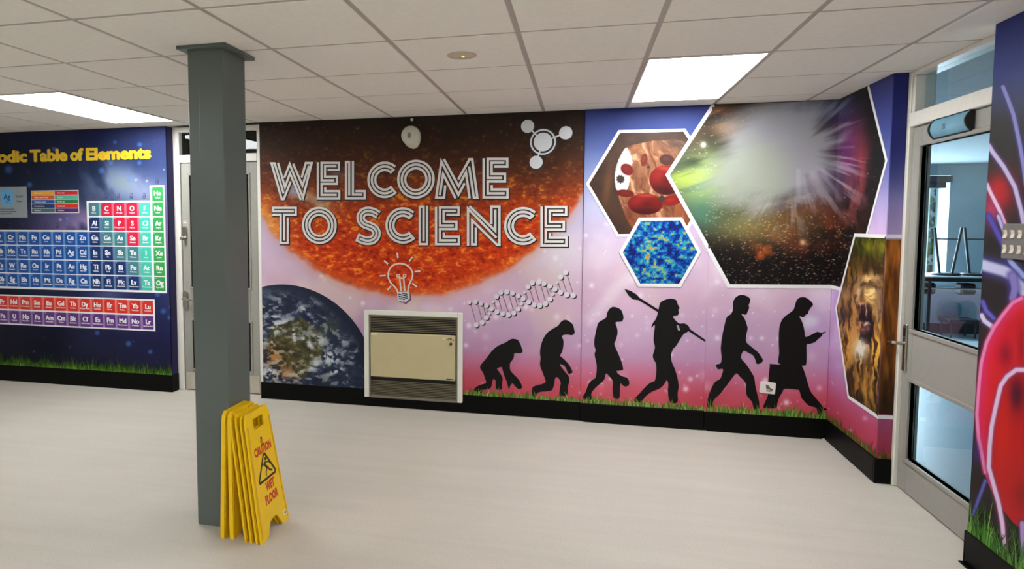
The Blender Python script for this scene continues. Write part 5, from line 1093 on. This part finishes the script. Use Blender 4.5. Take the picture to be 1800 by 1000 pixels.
b = MB(); b.box((2.3,5.848,0.79), (5.4,5.852,2.13), pane_mat); b.build('window_pane', w1)
t = thing('roller_blind', (3.8,5.48,2.06), 'dark rolled up blind across the top of the laboratory window', 'blind')
b = MB(); b.bbox((2.4,5.4,2.10), (5.34,5.49,2.19), mat('black_blind', (38,40,46), 0.6)); b.build('blind_cassette', t)
b = MB(); b.bbox((2.4,5.43,2.02), (5.28,5.47,2.10), mat('black_blind', (38,40,46), 0.6)); b.build('rolled_fabric', t)
# greenery outside the window
hg = MB(); R = random.Random(5); leafm = mat('hedge_leaf', (150,184,70), 0.6, var=0.4, scale=3)
for i in range(2600):
    x, z, y = R.uniform(2.0,7.5), R.uniform(0,2.3), 8.2+R.uniform(-0.35,0.35); a = R.uniform(0,3.14); s = R.uniform(0.03,0.08); c_, s_ = math.cos(a)*s, math.sin(a)*s
    hg.add([(x-c_,y-s*0.4,z-s_),(x+s_,y,z-c_),(x+c_,y+s*0.4,z+s_),(x-s_,y,z+c_)], [(0,1,2,3)], leafm)
tag(hg.build('hedge', origin=(4.7,8.2,0)), 'sunlit green hedge seen through the laboratory window', 'hedge', kind='stuff')
b = MB(); b.box((-4,6.2,-0.1), (14,16,-0.04), mat('outdoor_ground', (150,150,140), 0.8)); tag(b.build('ground'), kind='structure')
# benches
bench_top = mat('bench_top', (198,206,210), 0.3); bench_edge = mat('black_bench_edge', (18,19,22), 0.4); frame_d = mat('dark_steel_frame', (40,40,44), 0.4)
t = thing('lab_bench', (4.7,4.15,0), 'long laboratory bench with black edge carrying upturned stools', 'bench')
b = MB(); b.box((3.7,3.9,0.868), (5.9,4.55,0.882), bench_top); b.bbox((3.7,3.888,0.822), (5.9,4.55,0.868), bench_edge, 0.004); b.build('worktop', t)
b = MB(); b.tube([(3.75,3.95,0.735),(5.85,3.95,0.735)], 0.012, mat('pale_steel_rail', (160,160,155), 0.35, 0.6)); b.build('rail', t)
for x in (3.78, 4.44, 5.82):
    for y in (3.95, 4.48):
        b = MB(); b.bbox((x-0.018,y-0.018,0), (x+0.018,y+0.018,0.825), frame_d); b.build('leg', t)
b = MB()
for x in (4.36, 4.78): b.bbox((x,3.95,0.66), (x+0.16,4.1,0.80), bench_edge, 0.02)
b.build('tray_runner', t)
def stool(x, y, label):
    t = thing('lab_stool', (x,y,0.882), label, 'stool', 'stools upturned on the laboratory bench'); c_, s_ = math.cos(-0.45), math.sin(-0.45)
    def P(u, v, z): return (x+u*c_-v*s_, y+u*s_+v*c_, z)
    b = MB(); b.lathe([(0.13,0.0),(0.15,0.006),(0.15,0.022),(0.13,0.03),(0.0,0.03)], (x,y,0.882), (0,0,1), mat('dark_stool_seat', (34,34,38), 0.4), 28); b.build('seat', t)
    for sx in (-1, 1):
        for sy in (-1, 1):
            b = MB(); b.tube([P(sx*0.06,sy*0.06,0.905),P(sx*0.13,sy*0.13,1.475)], 0.0135, frame_d, 8); b.build('leg', t)
    b = MB(); q = [P(sx*0.113,sy*0.113,1.33) for sx, sy in ((-1,-1),(1,-1),(1,1),(-1,1),(-1,-1))]
    for a, c in zip(q[:-1], q[1:]): b.tube([a, c], 0.007, frame_d, 6)
    b.build('foot_ring', t)
stool(4.73, 4.2, 'upturned dark stool on the laboratory bench nearer the window'); stool(5.05, 4.2, 'upturned dark stool on the laboratory bench farther from the window')
t = thing('lab_chair', (5.25,4.95,0), 'low chair with rounded blue back and dark seat beyond the laboratory bench', 'chair')
b = MB(); cm = mat('blue_grey_plastic', (92,132,152), 0.4); b.prism(rrect(5.12,0.24,5.36,0.465,0.09,6), frame_y(5.06), -0.02, 0.0, cm); b.build('backrest', t)
b = MB(); b.bbox((5.08,4.78,0.19), (5.44,5.07,0.25), mat('dark_stool_seat', (34,34,38), 0.4), 0.01); b.build('seat', t)
for x in (5.12, 5.40):
    for y in (4.81, 5.04): b = MB(); b.tube([(x,y,0.19),(x,y,0)], 0.012, frame_d, 8); b.build('leg', t)
t = thing('lab_cupboard', (5.1,5.3,0), 'long low dark plinth unit against the far laboratory wall', 'cupboard')
b = MB(); b.bbox((4.2,5.15,0.14), (7.4,5.49,0.62), mat('pale_cupboard', (170,172,184), 0.5)); b.build('carcass', t)
b = MB(); b.bbox((4.22,5.2,0.0), (7.38,5.49,0.14), mat('dark_plinth', (50,34,44), 0.5)); b.build('plinth', t)

# ------------------------------------------------------------------ daylight and view
w = bpy.data.worlds.new('world'); SC.world = w; w.use_nodes = True; nt = w.node_tree; bg = nt.nodes['Background']
sky = nt.nodes.new('ShaderNodeTexSky'); sky.sky_type = 'HOSEK_WILKIE'; sky.turbidity = 3.5; sky.sun_direction = (-0.4, -0.5, 0.75)
nt.links.new(sky.outputs[0], bg.inputs['Color']); bg.inputs['Strength'].default_value = SKY
la = bpy.data.lights.new('lab_window_daylight', 'AREA'); lo = bpy.data.objects.new('lab_window_daylight', la); COL.objects.link(lo)
la.shape = 'RECTANGLE'; la.size = 2.9; la.size_y = 1.3; la.energy = LABW; la.color = (0.72, 0.88, 1.0); lo.location = (3.85, 5.8, 1.45); lo.rotation_euler = (math.radians(-90), 0, 0)
vs = SC.view_settings; vs.view_transform = 'Standard'; vs.look = 'None'; vs.gamma = 1.0; vs.use_curve_mapping = False; vs.exposure = 0.0
SC.display_settings.display_device = 'sRGB'
